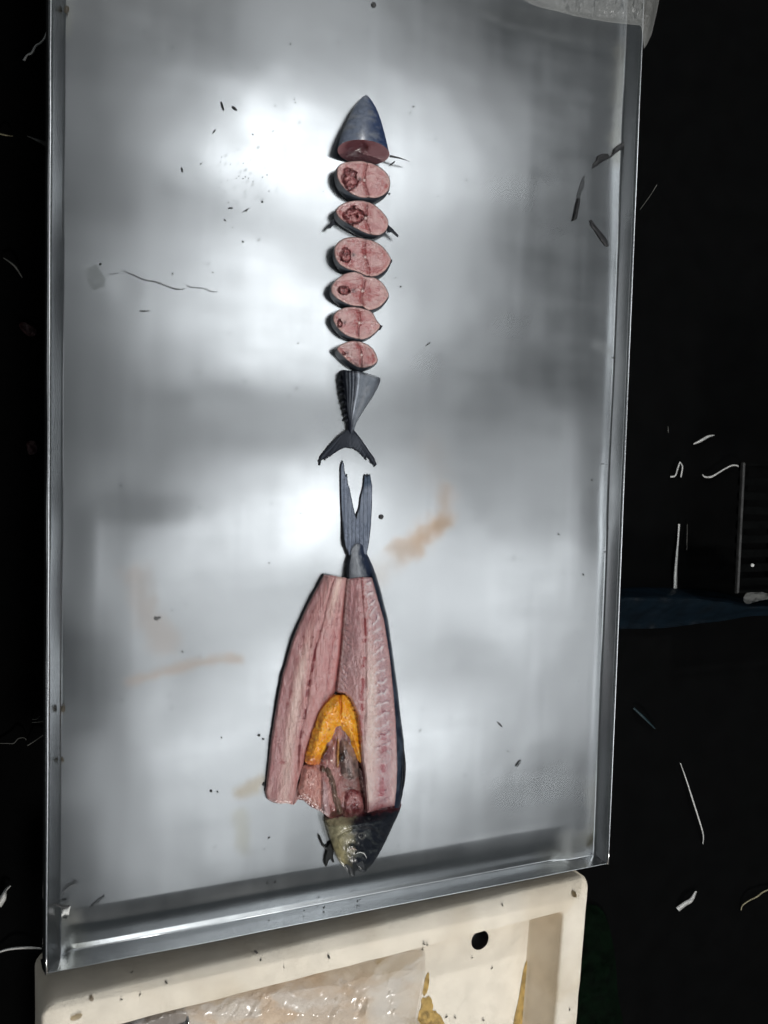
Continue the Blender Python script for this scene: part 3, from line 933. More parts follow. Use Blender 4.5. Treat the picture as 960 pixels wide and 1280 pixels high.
def right_c(x, y, d):
    sxx = seam_x(y)
    u = np.clip((x - sxx) / (redge(y) - sxx), 0, 1.1)
    n1 = fbm(x / 7, y / 24, 51); n2 = fbm(x / 3, y / 5, 52); n3 = fbm(x / 1.7, y / 4.0, 53)
    col = np.tile([0.48, 0.275, 0.265], (len(x), 1))
    col = mix(col, np.array([0.36, 0.19, 0.20]), 0.65 * bump1(u, 0.30, 0.14) * sm(900, 780, y))
    col = mix(col, np.array([0.40, 0.17, 0.17]), 0.6 * sm(830, 740, y) * sm(0.8, 0.3, u))
    col = mix(col, np.array([0.70, 0.55, 0.49]), 0.9 * bump1(u, 0.62, 0.09) * sm(780, 850, y) * (0.5 + n1))
    col = mix(col, np.array([0.60, 0.44, 0.42]), 0.55 * sm(905, 960, y) * sm(0.2, 0.6, n1))
    col = mix(col, np.array([0.46, 0.32, 0.34]), 0.7 * bump1(u, 0.83, 0.10))
    # seam membrane and the hatched strip beside it
    col = mix(col, np.array([0.66, 0.55, 0.53]), 0.8 * bump1(u, 0.035, 0.03) * sm(0.25, 0.55, n2) * sm(850, 800, y))
    h1 = bump1((y * 0.9 - (x - 435) * 0.8 + 6 * (fbm(x / 8, y / 12, 57) - 0.5)) % 6.5, 3, 1.2) * sm(0.3, 0.6, fbm(x / 5, y / 7, 56))
    col = mix(col, np.array([0.20, 0.12, 0.16]), 0.6 * h1 * bump1(u, 0.15, 0.09) * sm(720, 760, y) * sm(875, 850, y))
    # red line along the side
    on = sm(0.3, 0.5, vn(y / 4.5, 1.7, 60))
    ux = 0.56 - 0.10 * sm(740, 860, y)
    col = mix(col, np.array([0.26, 0.02, 0.025]), 0.85 * bump1(u, ux + 0.012 * np.sin(y / 5), 0.04) * on * sm(1000, 880, y))
    col = mix(col, np.array([0.30, 0.03, 0.03]), 0.8 * np.exp(-(((x - 459) / 4) ** 2 + ((y - 760) / 9) ** 2)) * sm(0.35, 0.6, n3))
    col = mix(col, np.array([0.68, 0.60, 0.60]), 0.6 * bump1(u, ux + 0.11, 0.04) * sm(0.5, 0.62, n3) * sm(850, 780, y))
    # ribs cut across the back side
    hh = (y * 0.95 + (x - 470) * 0.55 + 15 * (fbm(x / 12, y / 22, 58) - 0.5)) % 13.0
    rk = sm(0.2, 0.5, vn(np.floor((y * 0.95 + (x - 470) * 0.55) / 13.0), 3.5, 59))
    col = mix(col, np.array([0.16, 0.05, 0.075]), 0.9 * rk * bump1(hh, 6, 0.9) * sm(0.66, 0.75, u) * sm(0.95, 0.86, u) * sm(0.36, 0.5, n2))
    col = mix(col, np.array([0.72, 0.64, 0.64]), 0.75 * bump1(hh, 8.6, 1.6) * sm(0.64, 0.72, u) * sm(0.92, 0.86, u) * sm(985, 900, y))
    col = mix(col, np.array([0.32, 0.05, 0.07]), 0.7 * bump1(u, 0.80, 0.05) * sm(0.5, 0.62, vn(y / 8, 4.4, 66)) * sm(880, 900, y))
    col = mix(col, np.array([0.30, 0.16, 0.18]), 0.2 * sm(0.50, 0.68, n3))
    col = mix(col, np.array([0.62, 0.52, 0.52]), 0.28 * sm(0.55, 0.7, fbm(x / 1.8 + 5, y / 3, 54)) * sm(0.3, 0.6, n1))
    col = mix(col, np.array([0.20, 0.07, 0.075]), 0.9 * sm(996, 1012, y))
    col = mix(col, np.array([0.24, 0.12, 0.13]), 0.6 * (1 - sm(0.0, 1.6, d)) * (u > 0.8))
    return np.clip(col, 0, 1)


sheet('side_flesh', np.array(right_poly), right_z, right_c, FLESH, fish, 0.6, skirt=0.0006, skirt_name='cut_side', skirt_mat=FLESH, skirt_col=(0.32, 0.15, 0.15))

# dark back: from the flesh edge round to the tray
ys_ = np.linspace(716, 1010, 90)
xo = np.interp(ys_, [716, 741, 776, 819, 860, 897, 926, 960, 992, 1010], [469.5, 476.8, 485.5, 491.5, 497, 501, 505, 506.3, 503.6, 499.5])
xi = redge(ys_) - 0.6
loops, cols = [], []
for k, s in enumerate(np.linspace(0, 1, 9)):
    x = xi + (xo - xi) * math.sin(s * math.pi / 2)
    zi = right_z(xi - 0.2, ys_, np.full(len(ys_), 0.3))
    z = 0.0006 + (zi - 0.0001) * np.cos(s * math.pi / 2) ** 0.9
    # the lower flank tucks under
    loops.append(P(x, ys_, z))
    kk = fbm(np.full(len(ys_), s * 3), ys_ / 12, 70)
    col = mix(np.tile([0.012, 0.017, 0.030], (len(ys_), 1)), np.array([0.05, 0.065, 0.09]), 0.6 * sm(0.45, 0.7, kk))
    cols.append(col)
loft('back_skin', loops, SKIN, fish, np.concatenate(cols), closed=False)
# folded back fin lying along the back
ribbon('back_fin', [(500, 915), (504.5, 940), (505.8, 960), (504.5, 980), (500.5, 1000)], [0.5, 2.6, 3.2, 2.4, 0.6], 0.007, BLACKBIT, fish, 0.002)
ribbon('back_fin', [(501, 935), (503.2, 960), (501.2, 985), (498, 1003)], [0.4, 1.5, 1.6, 0.5], 0.011, BLACKBIT, fish, 0.002)

# tail stalk and forked tail
stalk = smooth_line([(436, 690), (437.5, 685), (443, 679), (449, 677.5), (455, 682), (457.5, 690), (461, 697), (466, 708), (471, 722), (474, 735), (466, 733), (464.5, 724), (452, 724), (440, 725.5), (434, 730), (433, 722), (434, 706), (436, 697)], 4, True)


def stalk_u(x, y):
    l = np.interp(y, [675, 690, 706, 730], [437, 435.5, 433.5, 432]); r = np.interp(y, [675, 690, 708, 735], [456, 457.5, 466, 475])
    return (x - l) / (r - l)


def stalk_c(x, y, d):
    u = stalk_u(x, y)
    n = fbm(x / 3, y / 7, 5)
    col = mix(np.tile([0.20, 0.215, 0.24], (len(x), 1)), np.array([0.018, 0.026, 0.05]), sm(0.42, 0.75, u + 0.3 * (n - 0.5)))
    col = mix(col, np.array([0.03, 0.04, 0.06]), bump1(u, 0.05, 0.09))
    col = mix(col, np.array([0.30, 0.31, 0.33]), 0.5 * bump1(u, 0.3, 0.12) * sm(0.3, 0.6, n))
    return col


sheet('tail_stalk', stalk, lambda x, y, d: 0.0045 + (0.006 + 0.006 * sm(690, 725, y)) * np.sqrt(np.clip(1 - (2 * np.clip(stalk_u(x, y), 0, 1) - 1) ** 2, 0, 1)) * sm(-0.5, 3, d), stalk_c, SKIN, fish, 0.5, skirt=0.0006, skirt_name='stalk_underside', skirt_mat=SKIN, skirt_col=(0.02, 0.024, 0.035))
def cv(pts):
    return [(370 + x / 4.744, 450 + y / 4.744) for x, y in pts]


tailfin = cv([(276, 593), (263, 640), (264, 760), (268, 860), (275, 960), (282, 1060), (296, 1115), (316, 1160), (360, 1180), (405, 1168), (418, 1155), (432, 1090), (444, 990), (451, 860), (452, 745), (444, 705), (440, 676), (431, 684), (425, 674), (418, 690), (410, 676), (405, 690), (397, 740), (386, 800), (375, 860), (357, 938), (342, 880), (330, 820), (318, 760), (308, 735), (303, 672), (296, 690), (287, 655), (284, 615)])


def tfc(x, y, d):
    ray = np.sin(np.where(x < 445, (x - 428) * 2.6 + (y - 575) * -0.12, (x - 462) * 2.6 + (y - 575) * 0.12))
    n = fbm(x / 4, y / 12, 31)
    col = mix(np.tile([0.13, 0.155, 0.21], (len(x), 1)), np.array([0.29, 0.32, 0.38]), 0.2 * sm(0.2, 1, ray) * n + 0.6 * n)
    col = mix(col, np.array([0.035, 0.06, 0.10]), 0.8 * sm(612, 604, y + (x - 459) * 0.3) * (x > 448))
    col = mix(col, np.array([0.012, 0.014, 0.02]), 1 - sm(0.1, 1.3, d))
    return col


sheet('tail_fin', np.array(tailfin), lambda x, y, d: 0.0022 + 0.0045 * sm(630, 690, y) + 0.0005 * np.sin(x * 1.3) + 0.001 * sm(0, 2, d), tfc, FIN, fish, 0.5, skirt=0.0006, skirt_name='fin_edge', skirt_mat=FIN, skirt_col=(0.012, 0.014, 0.02))


# gut lining under everything in the opening
def ch(pts):
    return [(310 + x / 4.364, 850 + y / 4.364) for x, y in pts]


lining = ch([(500, 74), (545, 82), (595, 165), (618, 280), (628, 420), (648, 540), (658, 700), (650, 732), (560, 758), (470, 766), (428, 742), (395, 715), (340, 690), (300, 655), (272, 652), (248, 685), (262, 600), (290, 510), (308, 430), (335, 330), (350, 250), (372, 190), (430, 115)])


def lin_c(x, y, d):
    n = fbm(x / 6, y / 9, 81); n2 = fbm(x / 2.2, y / 3, 82)
    col = mix(np.tile([0.26, 0.095, 0.085], (len(x), 1)), np.array([0.40, 0.19, 0.17]), sm(0.35, 0.65, n))
    col = mix(col, np.array([0.42, 0.12, 0.07]), 0.7 * np.exp(-(((x - 388) / 12) ** 2 + ((y - 958) / 12) ** 2)))
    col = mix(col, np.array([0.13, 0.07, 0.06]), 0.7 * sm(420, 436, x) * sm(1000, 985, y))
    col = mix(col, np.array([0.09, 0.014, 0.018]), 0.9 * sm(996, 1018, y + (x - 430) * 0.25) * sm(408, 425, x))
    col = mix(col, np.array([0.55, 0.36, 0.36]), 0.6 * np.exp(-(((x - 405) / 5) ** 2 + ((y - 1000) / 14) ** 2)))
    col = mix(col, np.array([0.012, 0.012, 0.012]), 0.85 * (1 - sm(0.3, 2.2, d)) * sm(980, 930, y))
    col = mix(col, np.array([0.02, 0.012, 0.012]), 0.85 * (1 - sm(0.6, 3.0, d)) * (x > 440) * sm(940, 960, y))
    return mix(col, np.array([0.2, 0.05, 0.05]), 0.35 * sm(0.5, 0.75, n2))


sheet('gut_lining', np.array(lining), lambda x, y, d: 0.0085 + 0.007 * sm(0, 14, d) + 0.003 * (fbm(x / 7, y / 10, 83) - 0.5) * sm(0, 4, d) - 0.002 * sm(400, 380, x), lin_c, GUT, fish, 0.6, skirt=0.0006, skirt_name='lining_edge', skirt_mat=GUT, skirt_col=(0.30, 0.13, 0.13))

roe = ch([(505, 80), (530, 82), (560, 100), (592, 170), (604, 235), (613, 310), (622, 390), (628, 462), (612, 450), (596, 430), (572, 380), (550, 330), (525, 290), (505, 262), (488, 262), (470, 300), (450, 345), (430, 385), (408, 425), (398, 455), (372, 470), (340, 462), (310, 440), (322, 390), (340, 330), (352, 285), (378, 215), (405, 160), (440, 115), (475, 88)])


def roe_c(x, y, d):
    n = fbm(x / 5, y / 5, 91); n2 = fbm(x / 1.7, y / 1.7, 92)
    col = mix(np.tile([0.82, 0.33, 0.012], (len(x), 1)), np.array([0.88, 0.46, 0.06]), sm(0.4, 0.7, n))
    col = mix(col, np.array([0.60, 0.17, 0.01]), 0.5 * sm(0.5, 0.75, n2))
    col = mix(col, np.array([0.50, 0.09, 0.01]), 0.8 * bump1(x, 425.5 + 1.2 * np.sin(y / 4), 1.2) * sm(905, 885, y))
    for a, b, r in ((432, 897, 1.6), (412, 912, 1.6), (421, 880, 1.3), (401, 902, 1.4), (428, 905, 1.5), (397, 925, 1.5), (440, 912, 1.2)):
        col = mix(col, np.array([0.30, 0.05, 0.01]), 0.85 * np.exp(-(((x - a) ** 2 + (y - b) ** 2) / r ** 2)))
    col = mix(col, np.array([0.50, 0.12, 0.05]), 0.8 * sm(938, 956, y) * sm(412, 404, x))
    return mix(col, np.array([0.45, 0.14, 0.02]), 0.5 * (1 - sm(0, 2.0, d)))


roe = smooth_line(roe, 4, True)
roe = roe + np.stack([2.6 * (fbm(roe[:, 0] / 5, roe[:, 1] / 5, 96, 2) - 0.5), 2.6 * (fbm(roe[:, 0] / 5 + 9, roe[:, 1] / 5, 97, 2) - 0.5)], 1)
sheet('orange_roe', roe, lambda x, y, d: 0.0140 + 0.0085 * sm(-1, 10, d) ** 0.8 + 0.0034 * (fbm(x / 5, y / 6, 93) - 0.5) + 0.0005 * (fbm(x / 1.5, y / 1.5, 95) - 0.5) - 0.002 * bump1(x, 425.5, 1.5) * sm(905, 885, y), roe_c, ROE, fish, 0.55, skirt=0.006, skirt_name='roe_edge', skirt_mat=ROE, skirt_col=(0.5, 0.14, 0.015))


def organ(name, pts, base, top, ca, cb, seed, zb=0.012, m=GUT, w=9.0, label=None):
    top = base + (top - base) * 0.8
    ca, cb = np.array(ca), np.array(cb)
    o = sheet(name, smooth_line(ch(pts), 4, True),
              lambda x, y, d: base + (top - base) * sm(-0.6, w, d) ** 0.75 + 0.0022 * (fbm(x / 3.5, y / 5, seed) - 0.5) * sm(0, 2, d) + 0.0006 * (fbm(x / 1.4, y / 1.8, seed + 3) - 0.5),
              lambda x, y, d: mix(np.tile(ca, (len(x), 1)), cb, sm(0.35, 0.68, fbm(x / 4, y / 8, seed + 1))), m, fish, 0.55, skirt=zb, skirt_name=name + '_edge', skirt_mat=m, skirt_col=ca * 0.8)
    return o


organ('stomach', [(498, 330), (530, 320), (565, 360), (592, 430), (604, 500), (590, 545), (545, 545), (505, 520), (495, 460), (492, 390)], 0.014, 0.0225, (0.11, 0.075, 0.068), (0.26, 0.17, 0.15), 101)
organ('intestine', [(425, 470), (452, 478), (478, 540), (500, 620), (520, 700), (500, 735), (470, 700), (450, 620), (432, 550), (415, 500)], 0.014, 0.0215, (0.10, 0.060, 0.042), (0.19, 0.12, 0.09), 111)
organ('gut_membrane', [(455, 320), (480, 270), (500, 255), (520, 295), (505, 340), (498, 400), (496, 470), (470, 470), (430, 460), (420, 430), (438, 380)], 0.015, 0.020, (0.32, 0.13, 0.12), (0.46, 0.26, 0.23), 121)
organ('liver', [(300, 470), (350, 462), (400, 480), (415, 540), (418, 620), (408, 690), (370, 690), (320, 655), (290, 630), (275, 600), (285, 540)], 0.012, 0.0195, (0.42, 0.17, 0.14), (0.52, 0.26, 0.22), 131, w=8)
organ('gut_membrane', [(405, 540), (425, 560), (438, 640), (448, 720), (438, 742), (410, 715), (398, 650), (398, 580)], 0.015, 0.021, (0.46, 0.29, 0.29), (0.58, 0.41, 0.41), 141, w=4)
organ('gill_tissue', [(520, 600), (560, 580), (605, 590), (640, 640), (648, 700), (610, 735), (540, 748), (510, 720), (508, 650)], 0.012, 0.020, (0.15, 0.030, 0.032), (0.30, 0.12, 0.115), 151)
organ('yellow_duct', [(488, 330), (496, 330), (498, 400), (494, 470), (484, 470), (482, 400)], 0.018, 0.0222, (0.42, 0.19, 0.05), (0.55, 0.28, 0.08), 161, w=2)
organ('dark_vein', [(605, 480), (632, 500), (640, 560), (648, 640), (640, 660), (625, 600), (612, 540)], 0.015, 0.0195, (0.07, 0.03, 0.03), (0.16, 0.09, 0.08), 171, w=3)
organ('dark_clot', [(500, 418), (520, 408), (532, 425), (520, 445), (503, 444)], 0.021, 0.0235, (0.02, 0.012, 0.012), (0.05, 0.03, 0.03), 181, w=2)
organ('dark_clot', [(404, 412), (420, 390), (440, 360), (446, 372), (432, 410), (412, 440)], 0.017, 0.0215, (0.10, 0.03, 0.035), (0.20, 0.08, 0.08), 191, w=2)
organ('dark_clot', [(398, 478), (415, 470), (424, 492), (412, 505), (400, 500)], 0.017, 0.0215, (0.06, 0.03, 0.02), (0.14, 0.08, 0.05), 196, w=2)

# head
hys = np.array([1003, 1012, 1020, 1030, 1040, 1050, 1060, 1070, 1078, 1084, 1088.5], float)
hl = np.array([405.5, 406.3, 407.3, 408.8, 410.2, 413.0, 416.5, 420.5, 425.0, 430.0, 436.5])
hr = np.array([502.0, 499.5, 496.3, 491.8, 487.6, 483.0, 477.8, 472.4, 467.2, 462.0, 456.5])
yy = np.linspace(1003, 1088.5, 70)
L_ = np.interp(yy, hys, hl); R_ = np.interp(yy, hys, hr)
nA = 90
loops, cols = [], []
for y, l, r in zip(yy, L_, R_):
    a = np.linspace(0, math.pi, nA)
    u = (1 - np.cos(a)) / 2                       # 0 belly side .. 1 back
    w = (r - l) / 92.0
    x = l + (r - l) * u
    yo = y + (15.0 * (1 - u) + 3.0 + 3.0 * (fbm(u * 6, u * 0 + 2.2, 207) - 0.5)) * sm(1045, 1003, y)       # the cut runs askew
    z = 0.0008 + np.sin(a) ** 0.8 * 0.030 * w ** 0.75
    z = z * (0.36 + 0.64 * sm(0, 26, y - 1003))       # tucked under the flesh at the cut
    gill = (np.hypot((x - 452) * 0.9, (yo - 1075)) - 40)
    z = z - 0.0012 * bump1(gill, 0, 1.4) * sm(0.05, 0.2, u)
    eye = np.hypot(x - 452, (yo - 1045) * 1.0) + 1.6
    z = z + 0.0010 * sm(5, 3.5, eye) - 0.0008 * bump1(eye, 5, 0.9)
    z = z + 0.0016 * (fbm(x / 6, yo / 6, 201) - 0.5) + 0.0006 * (fbm(x / 2, yo / 2, 204) - 0.5)
    loops.append(P(x, yo, z))
    n1 = fbm(x / 6, yo / 7, 202); n2 = fbm(x / 2, yo / 2.4, 203)
    ed = 437 - 0.10 * (yo - 1040) + 20 * (n1 - 0.5)
    k = sm(-9, 11, x - ed)
    col = mix(np.tile([0.33, 0.30, 0.19], (nA, 1)), np.array([0.010, 0.012, 0.017]), k)
    col = mix(col, np.array([0.22, 0.20, 0.12]), 0.6 * sm(0.5, 0.7, n2) * (1 - k))
    col = mix(col, np.array([0.40, 0.34, 0.16]), 0.6 * bump1(u, 0.1, 0.1) * sm(1040, 1065, yo))
    col = mix(col, np.array([0.085, 0.095, 0.09]), 0.55 * sm(0.5, 0.75, fbm(x / 5 + 3, yo / 4, 205)) * k * sm(482, 455, x))
    col = mix(col, np.array([0.16, 0.15, 0.09]), 0.5 * sm(0.5, 0.7, fbm(x / 4, yo / 4, 206)) * (1 - k))
    col = mix(col, np.array([0.035, 0.03, 0.025]), 0.25 * bump1(gill, 0, 1.5) * (1 - k * 0.5))
    col = mix(col, np.array([0.22, 0.22, 0.19]), 0.35 * bump1(eye, 5.2, 0.8))
    col = mix(col, np.array([0.012, 0.012, 0.014]), sm(3.6, 2.6, eye))
    col = mix(col, np.array([0.02, 0.022, 0.024]), 0.8 * sm(1076, 1084, yo) * sm(426, 434, x))
    col = mix(col, np.array([0.09, 0.022, 0.026]), 0.9 * sm(10, 1, y - 1003 + 8 * (n1 - 0.5) + 5 * (n2 - 0.5)))
    cols.append(col)
loft('head_skin', loops, HEAD, fish, np.concatenate(cols), closed=False)
sheet('upper_jaw', smooth_line([(441, 1078), (447, 1071), (454, 1072), (459, 1080), (458, 1089), (452, 1090), (446, 1086)], 4, True), lambda x, y, d: 0.0125 + 0.005 * sm(-0.4, 4, d), (0.022, 0.024, 0.027), SKIN, fish, 0.5, skirt=0.0006, skirt_name='jaw_edge', skirt_col=(0.02, 0.02, 0.022))
sheet('lower_jaw', smooth_line([(430, 1080), (436, 1077), (441, 1083), (444, 1090), (443, 1095), (438, 1094), (433, 1087)], 4, True), lambda x, y, d: 0.009 + 0.0045 * sm(-0.4, 3, d), (0.035, 0.037, 0.038), SKIN, fish, 0.5, skirt=0.0006, skirt_name='jaw_edge', skirt_col=(0.03, 0.03, 0.03))
ribbon('head_glint', [(444, 1068), (449, 1065.5), (455, 1067), (458.5, 1073)], [0.6, 1.4, 1.4, 0.6], 0.0215, STRAW, fish, 0.001)  # this ribbon and the next are painted glints on the wet head
ribbon('head_glint', [(436, 1062), (441, 1060.5), (446, 1062.5)], [0.5, 1.1, 0.5], 0.024, BONE, fish, 0.001)
k = ch([(384, 848), (392, 846), (402, 870), (412, 895), (430, 908), (440, 890), (452, 880), (462, 905), (470, 930), (464, 960), (470, 994), (462, 996), (455, 972), (440, 985), (432, 1012), (424, 1018), (416, 1000), (418, 965), (428, 930), (404, 905), (390, 875)])
tag(sheet('torn_fin', np.array(k), lambda x, y, d: 0.003 + 0.0016 * sm(0, 1.5, d), (0.014, 0.015, 0.015), FIN, None, 0.45, skirt=0.0006, skirt_name='fin_edge', skirt_col=(0.012, 0.012, 0.012)), 'small torn black fin lying beside the head of the split fish', 'fin scrap')

# ------------------------------------------------------------------ foam box with its contents
BZ = -0.030
box = thing('foam_box', 'off white foam fish box with drain hole and yellow stains, below the tray', 'box', P(400, 1240, GZ))
TL = P(51, 1256, BZ)[:2]; TR = P(738, 1093, BZ)[:2]
e1 = P(722, 1280, BZ)[:2] - TR; e1 /= np.linalg.norm(e1)
BR = TR + e1 * 0.42; BL = TL + np.array([0.004, -0.42])


def bq(u, v):
    return (TL * (1 - u)[:, None] + TR * u[:, None]) * (1 - v)[:, None] + (BL * (1 - u)[:, None] + BR * u[:, None]) * v[:, None]


def rrect(u0, u1, v0, v1, r, n=26, c=7):
    """rounded rectangle in box coordinates (u along 0.63 m, v along 0.42 m)"""
    ru, rv = r / 0.63, r / 0.42
    out = []
    for (cu, cv_, a0, (du, dv)) in ((u1 - ru, v0 + rv, -90, (0, 1)), (u1 - ru, v1 - rv, 0, (-1, 0)), (u0 + ru, v1 - rv, 90, (0, -1)), (u0 + ru, v0 + rv, 180, (1, 0))):
        for k in range(c):
            a = math.radians(a0 + 90 * k / (c - 1))
            out.append((cu + ru * math.cos(a), cv_ + rv * math.sin(a)))
        nxt = {0: (u1, v1 - rv), -90: (u1, v1 - rv), 90: (u0, v0 + rv), 180: (u1 - ru, v0)}
        last = out[-1]
        if a0 == -90:
            end = (u1, v1 - rv)
        elif a0 == 0:
            end = (u0 + ru, v1)
        elif a0 == 90:
            end = (u0, v0 + rv)
        else:
            end = (u1 - ru, v0)
        for k in range(1, n):
            out.append((last[0] + (end[0] - last[0]) * k / n, last[1] + (end[1] - last[1]) * k / n))
    return np.array(out)


ti = P(711, 1131, BZ)[:2]
wu = np.linalg.norm(TR - P(709, 1100, BZ)[:2]) / 0.63        # wall thickness seen on the side
wv = 0.040 / 0.42
FLZ = BZ - 0.062
spec = [(0.0, 0.0, 0.016, GZ + 0.001), (0.0, 0.0, 0.016, BZ - 0.006), (0.002, 0.002, 0.016, BZ - 0.0015), (0.005, 0.006, 0.015, BZ),
        (wu - 0.004, wv - 0.005, 0.009, BZ), (wu - 0.001, wv - 0.001, 0.008, BZ - 0.0018), (wu, wv, 0.008, BZ - 0.005), (wu + 0.004, wv + 0.006, 0.008, FLZ + 0.004), (wu + 0.010, wv + 0.014, 0.008, FLZ)]
loops, cols = [], []
for k, (iu, iv, r, z) in enumerate(spec):
    q_ = rrect(iu, 1 - iu, iv, 1 - iv, r)
    w = bq(q_[:, 0], q_[:, 1])
    j = 0.0016 * (fbm(q_[:, 0] * 60, q_[:, 1] * 40, 300, 3) - 0.5)
    w = w + np.stack([j, j], 1) * (1 if 0 < k < 7 else 0.3)
    zz = z + 0.0012 * (fbm(q_[:, 0] * 30, q_[:, 1] * 20, 310 + k, 3) - 0.5) * (1 if 1 < k < 6 else 0)
    loops.append(np.concatenate([w, np.broadcast_to(zz, (len(w),))[:, None]], 1))
    n1 = fbm(q_[:, 0] * 14, q_[:, 1] * 10, 320)
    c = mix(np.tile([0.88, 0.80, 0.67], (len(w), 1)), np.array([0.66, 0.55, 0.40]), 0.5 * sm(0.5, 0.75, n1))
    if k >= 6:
        c = mix(c, np.array([0.56, 0.46, 0.33]), 0.6)  # inner walls browner and darker: their shade is put into the foam colour
    cols.append(c)
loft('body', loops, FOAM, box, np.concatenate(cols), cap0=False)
# floor with the drain hole
import bmesh
inner = loops[-1]
hc = P(600, 1175, FLZ); hr_ = 0.0125
bm = bmesh.new()
ov = [bm.verts.new((v[0], v[1], FLZ)) for v in inner]
hv = [bm.verts.new((hc[0] + hr_ * math.cos(a), hc[1] + hr_ * math.sin(a), FLZ)) for a in np.linspace(0, 2 * math.pi, 28, endpoint=False)]
ed = [bm.edges.new((a[i], a[(i + 1) % len(a)])) for a in (ov, hv) for i in range(len(a))]
bmesh.ops.triangle_fill(bm, use_beauty=True, edges=ed)
bmesh.ops.recalc_face_normals(bm, faces=bm.faces)
bm.verts.ensure_lookup_table()
vv = [v.co[:] for v in bm.verts]; ff = [[v.index for v in f.verts] for f in bm.faces]
bm.verts.index_update()
ff = [[v.index for v in f.verts] for f in bm.faces]
bm.free()
link('box_floor', vv, ff, FOAM, box, np.tile([0.88, 0.81, 0.69], (len(vv), 1)), smooth=False)
lp = []
for r, z in ((hr_, FLZ), (hr_ * 0.97, FLZ - 0.004), (hr_ * 0.95, FLZ - 0.022)):
    lp.append(np.array([(hc[0] + r * math.cos(a), hc[1] + r * math.sin(a), z) for a in np.linspace(0, 2 * math.pi, 28, endpoint=False)]))
loft('drain_hole', lp, BLACKBIT, box, cap1=True)


def patch(name, pts, z, c, parent, jag=1.2, seed=0, n=5, mt=None, sp=0.9):
    k = smooth_line(pts, n, True)
    j = (vn(np.arange(len(k)) * 0.9, seed, 400) - 0.5) * jag * 2
    cen = k.mean(0); dd = k - cen; dd /= np.linalg.norm(dd, axis=1)[:, None]
    k = k + dd * j[:, None]
    return sheet(name, k, lambda x, y, d: z + 0.0005 * sm(0, 2, d), lambda x, y, d: mix(np.tile(c, (len(x), 1)), np.asarray(c) * 0.6, sm(0.45, 0.75, fbm(x / 5, y / 5, 401 + seed))), mt or DRIED, parent, sp)


YEL = (0.50, 0.33, 0.10)
patch('yellow_stain', [(659, 1200), (662, 1206), (661, 1240), (660, 1285), (642, 1285), (648, 1250), (654, 1215)], FLZ + 0.0006, YEL, box, 0.7, 1)
patch('yellow_stain', [(528, 1250), (538, 1246), (542, 1262), (552, 1272), (556, 1286), (524, 1286), (524, 1265)], FLZ + 0.0006, YEL, box, 2.2, 2)
patch('yellow_stain', [(532, 1222), (536, 1216), (535, 1235), (530, 1245), (527, 1235)], FLZ + 0.0006, YEL, box, 1.4, 3)
patch('yellow_stain', [(472, 1190), (478, 1185), (487, 1186), (486, 1196), (478, 1201), (470, 1206)], FLZ + 0.0006, (0.52, 0.38, 0.17), box, 1.2, 4)
patch('brown_stain', [(88, 1274), (100, 1268), (146, 1262), (160, 1290), (90, 1290)], FLZ + 0.0006, (0.26, 0.20, 0.10), box, 1.0, 5)
patch('brown_stain', [(716, 1113), (719, 1115), (721, 1120), (718, 1122), (715, 1118)], BZ + 0.0012, (0.16, 0.11, 0.05), box, 0.5, 6, sp=0.6)
patch('brown_stain', [(88, 1272), (96, 1268), (103, 1268), (100, 1273), (90, 1276)], BZ + 0.0012, (0.40, 0.31, 0.18), box, 0.8, 7)
patch('brown_stain', [(114, 1243), (117, 1247), (115, 1252), (112, 1249)], BZ + 0.0012, (0.25, 0.19, 0.12), box, 0.6, 8)
patch('brown_stain', [(420, 1201), (425, 1200), (427, 1205), (422, 1208)], FLZ + 0.0006, (0.45, 0.34, 0.2), box, 0.5, 9)
tag(ribbon('dark_sliver', [(660.5, 1213), (660.2, 1228), (660.8, 1248)], [0.8, 1.6, 0.6], FLZ + 0.001, BLACKBIT, None, 0.001), 'dark sliver stuck on the yellow stain in the foam box', 'scrap')

bowl = thing('steel_bowl', 'round steel bowl whose rim shows beside the plastic bag in the foam box', 'bowl', P(186, 1296, FLZ))
bc_ = P(188, 1293, -0.05)
lp = []
for r, z in ((0.014, FLZ + 0.0015), (0.026, FLZ + 0.006), (0.034, FLZ + 0.02), (0.0375, -0.052), (0.039, -0.050), (0.0375, -0.051), (0.033, FLZ + 0.021), (0.025, FLZ + 0.0075), (0.001, FLZ + 0.004)):
    lp.append(np.array([(bc_[0] + r * math.cos(a), bc_[1] + r * math.sin(a), z) for a in np.linspace(0, 2 * math.pi, 40, endpoint=False)]))
loft('basin', lp, STEEL, bowl, cap0=True)
tube('rim', [(bc_[0] + 0.039 * math.cos(a), bc_[1] + 0.039 * math.sin(a), -0.0495) for a in np.linspace(0, 2 * math.pi, 48)], 0.0011, LIP, bowl)


def crumple(x, y, s, seed):
    f1 = np.abs(fbm(x / s, y / s, seed, 3) - 0.5); f2 = np.abs(fbm(x / (s * 0.4) + 7, y / (s * 0.55), seed + 5, 3) - 0.5)
    return 1 - 2.2 * f1 - 1.0 * f2


bagp = smooth_line([(150, 1292), (176, 1262), (200, 1243), (232, 1231), (262, 1221), (300, 1214), (345, 1208), (400, 1206), (440, 1203), (480, 1195), (527, 1189), (531, 1205), (531, 1225), (526, 1250), (522, 1275), (520, 1296), (340, 1300)], 3, True)


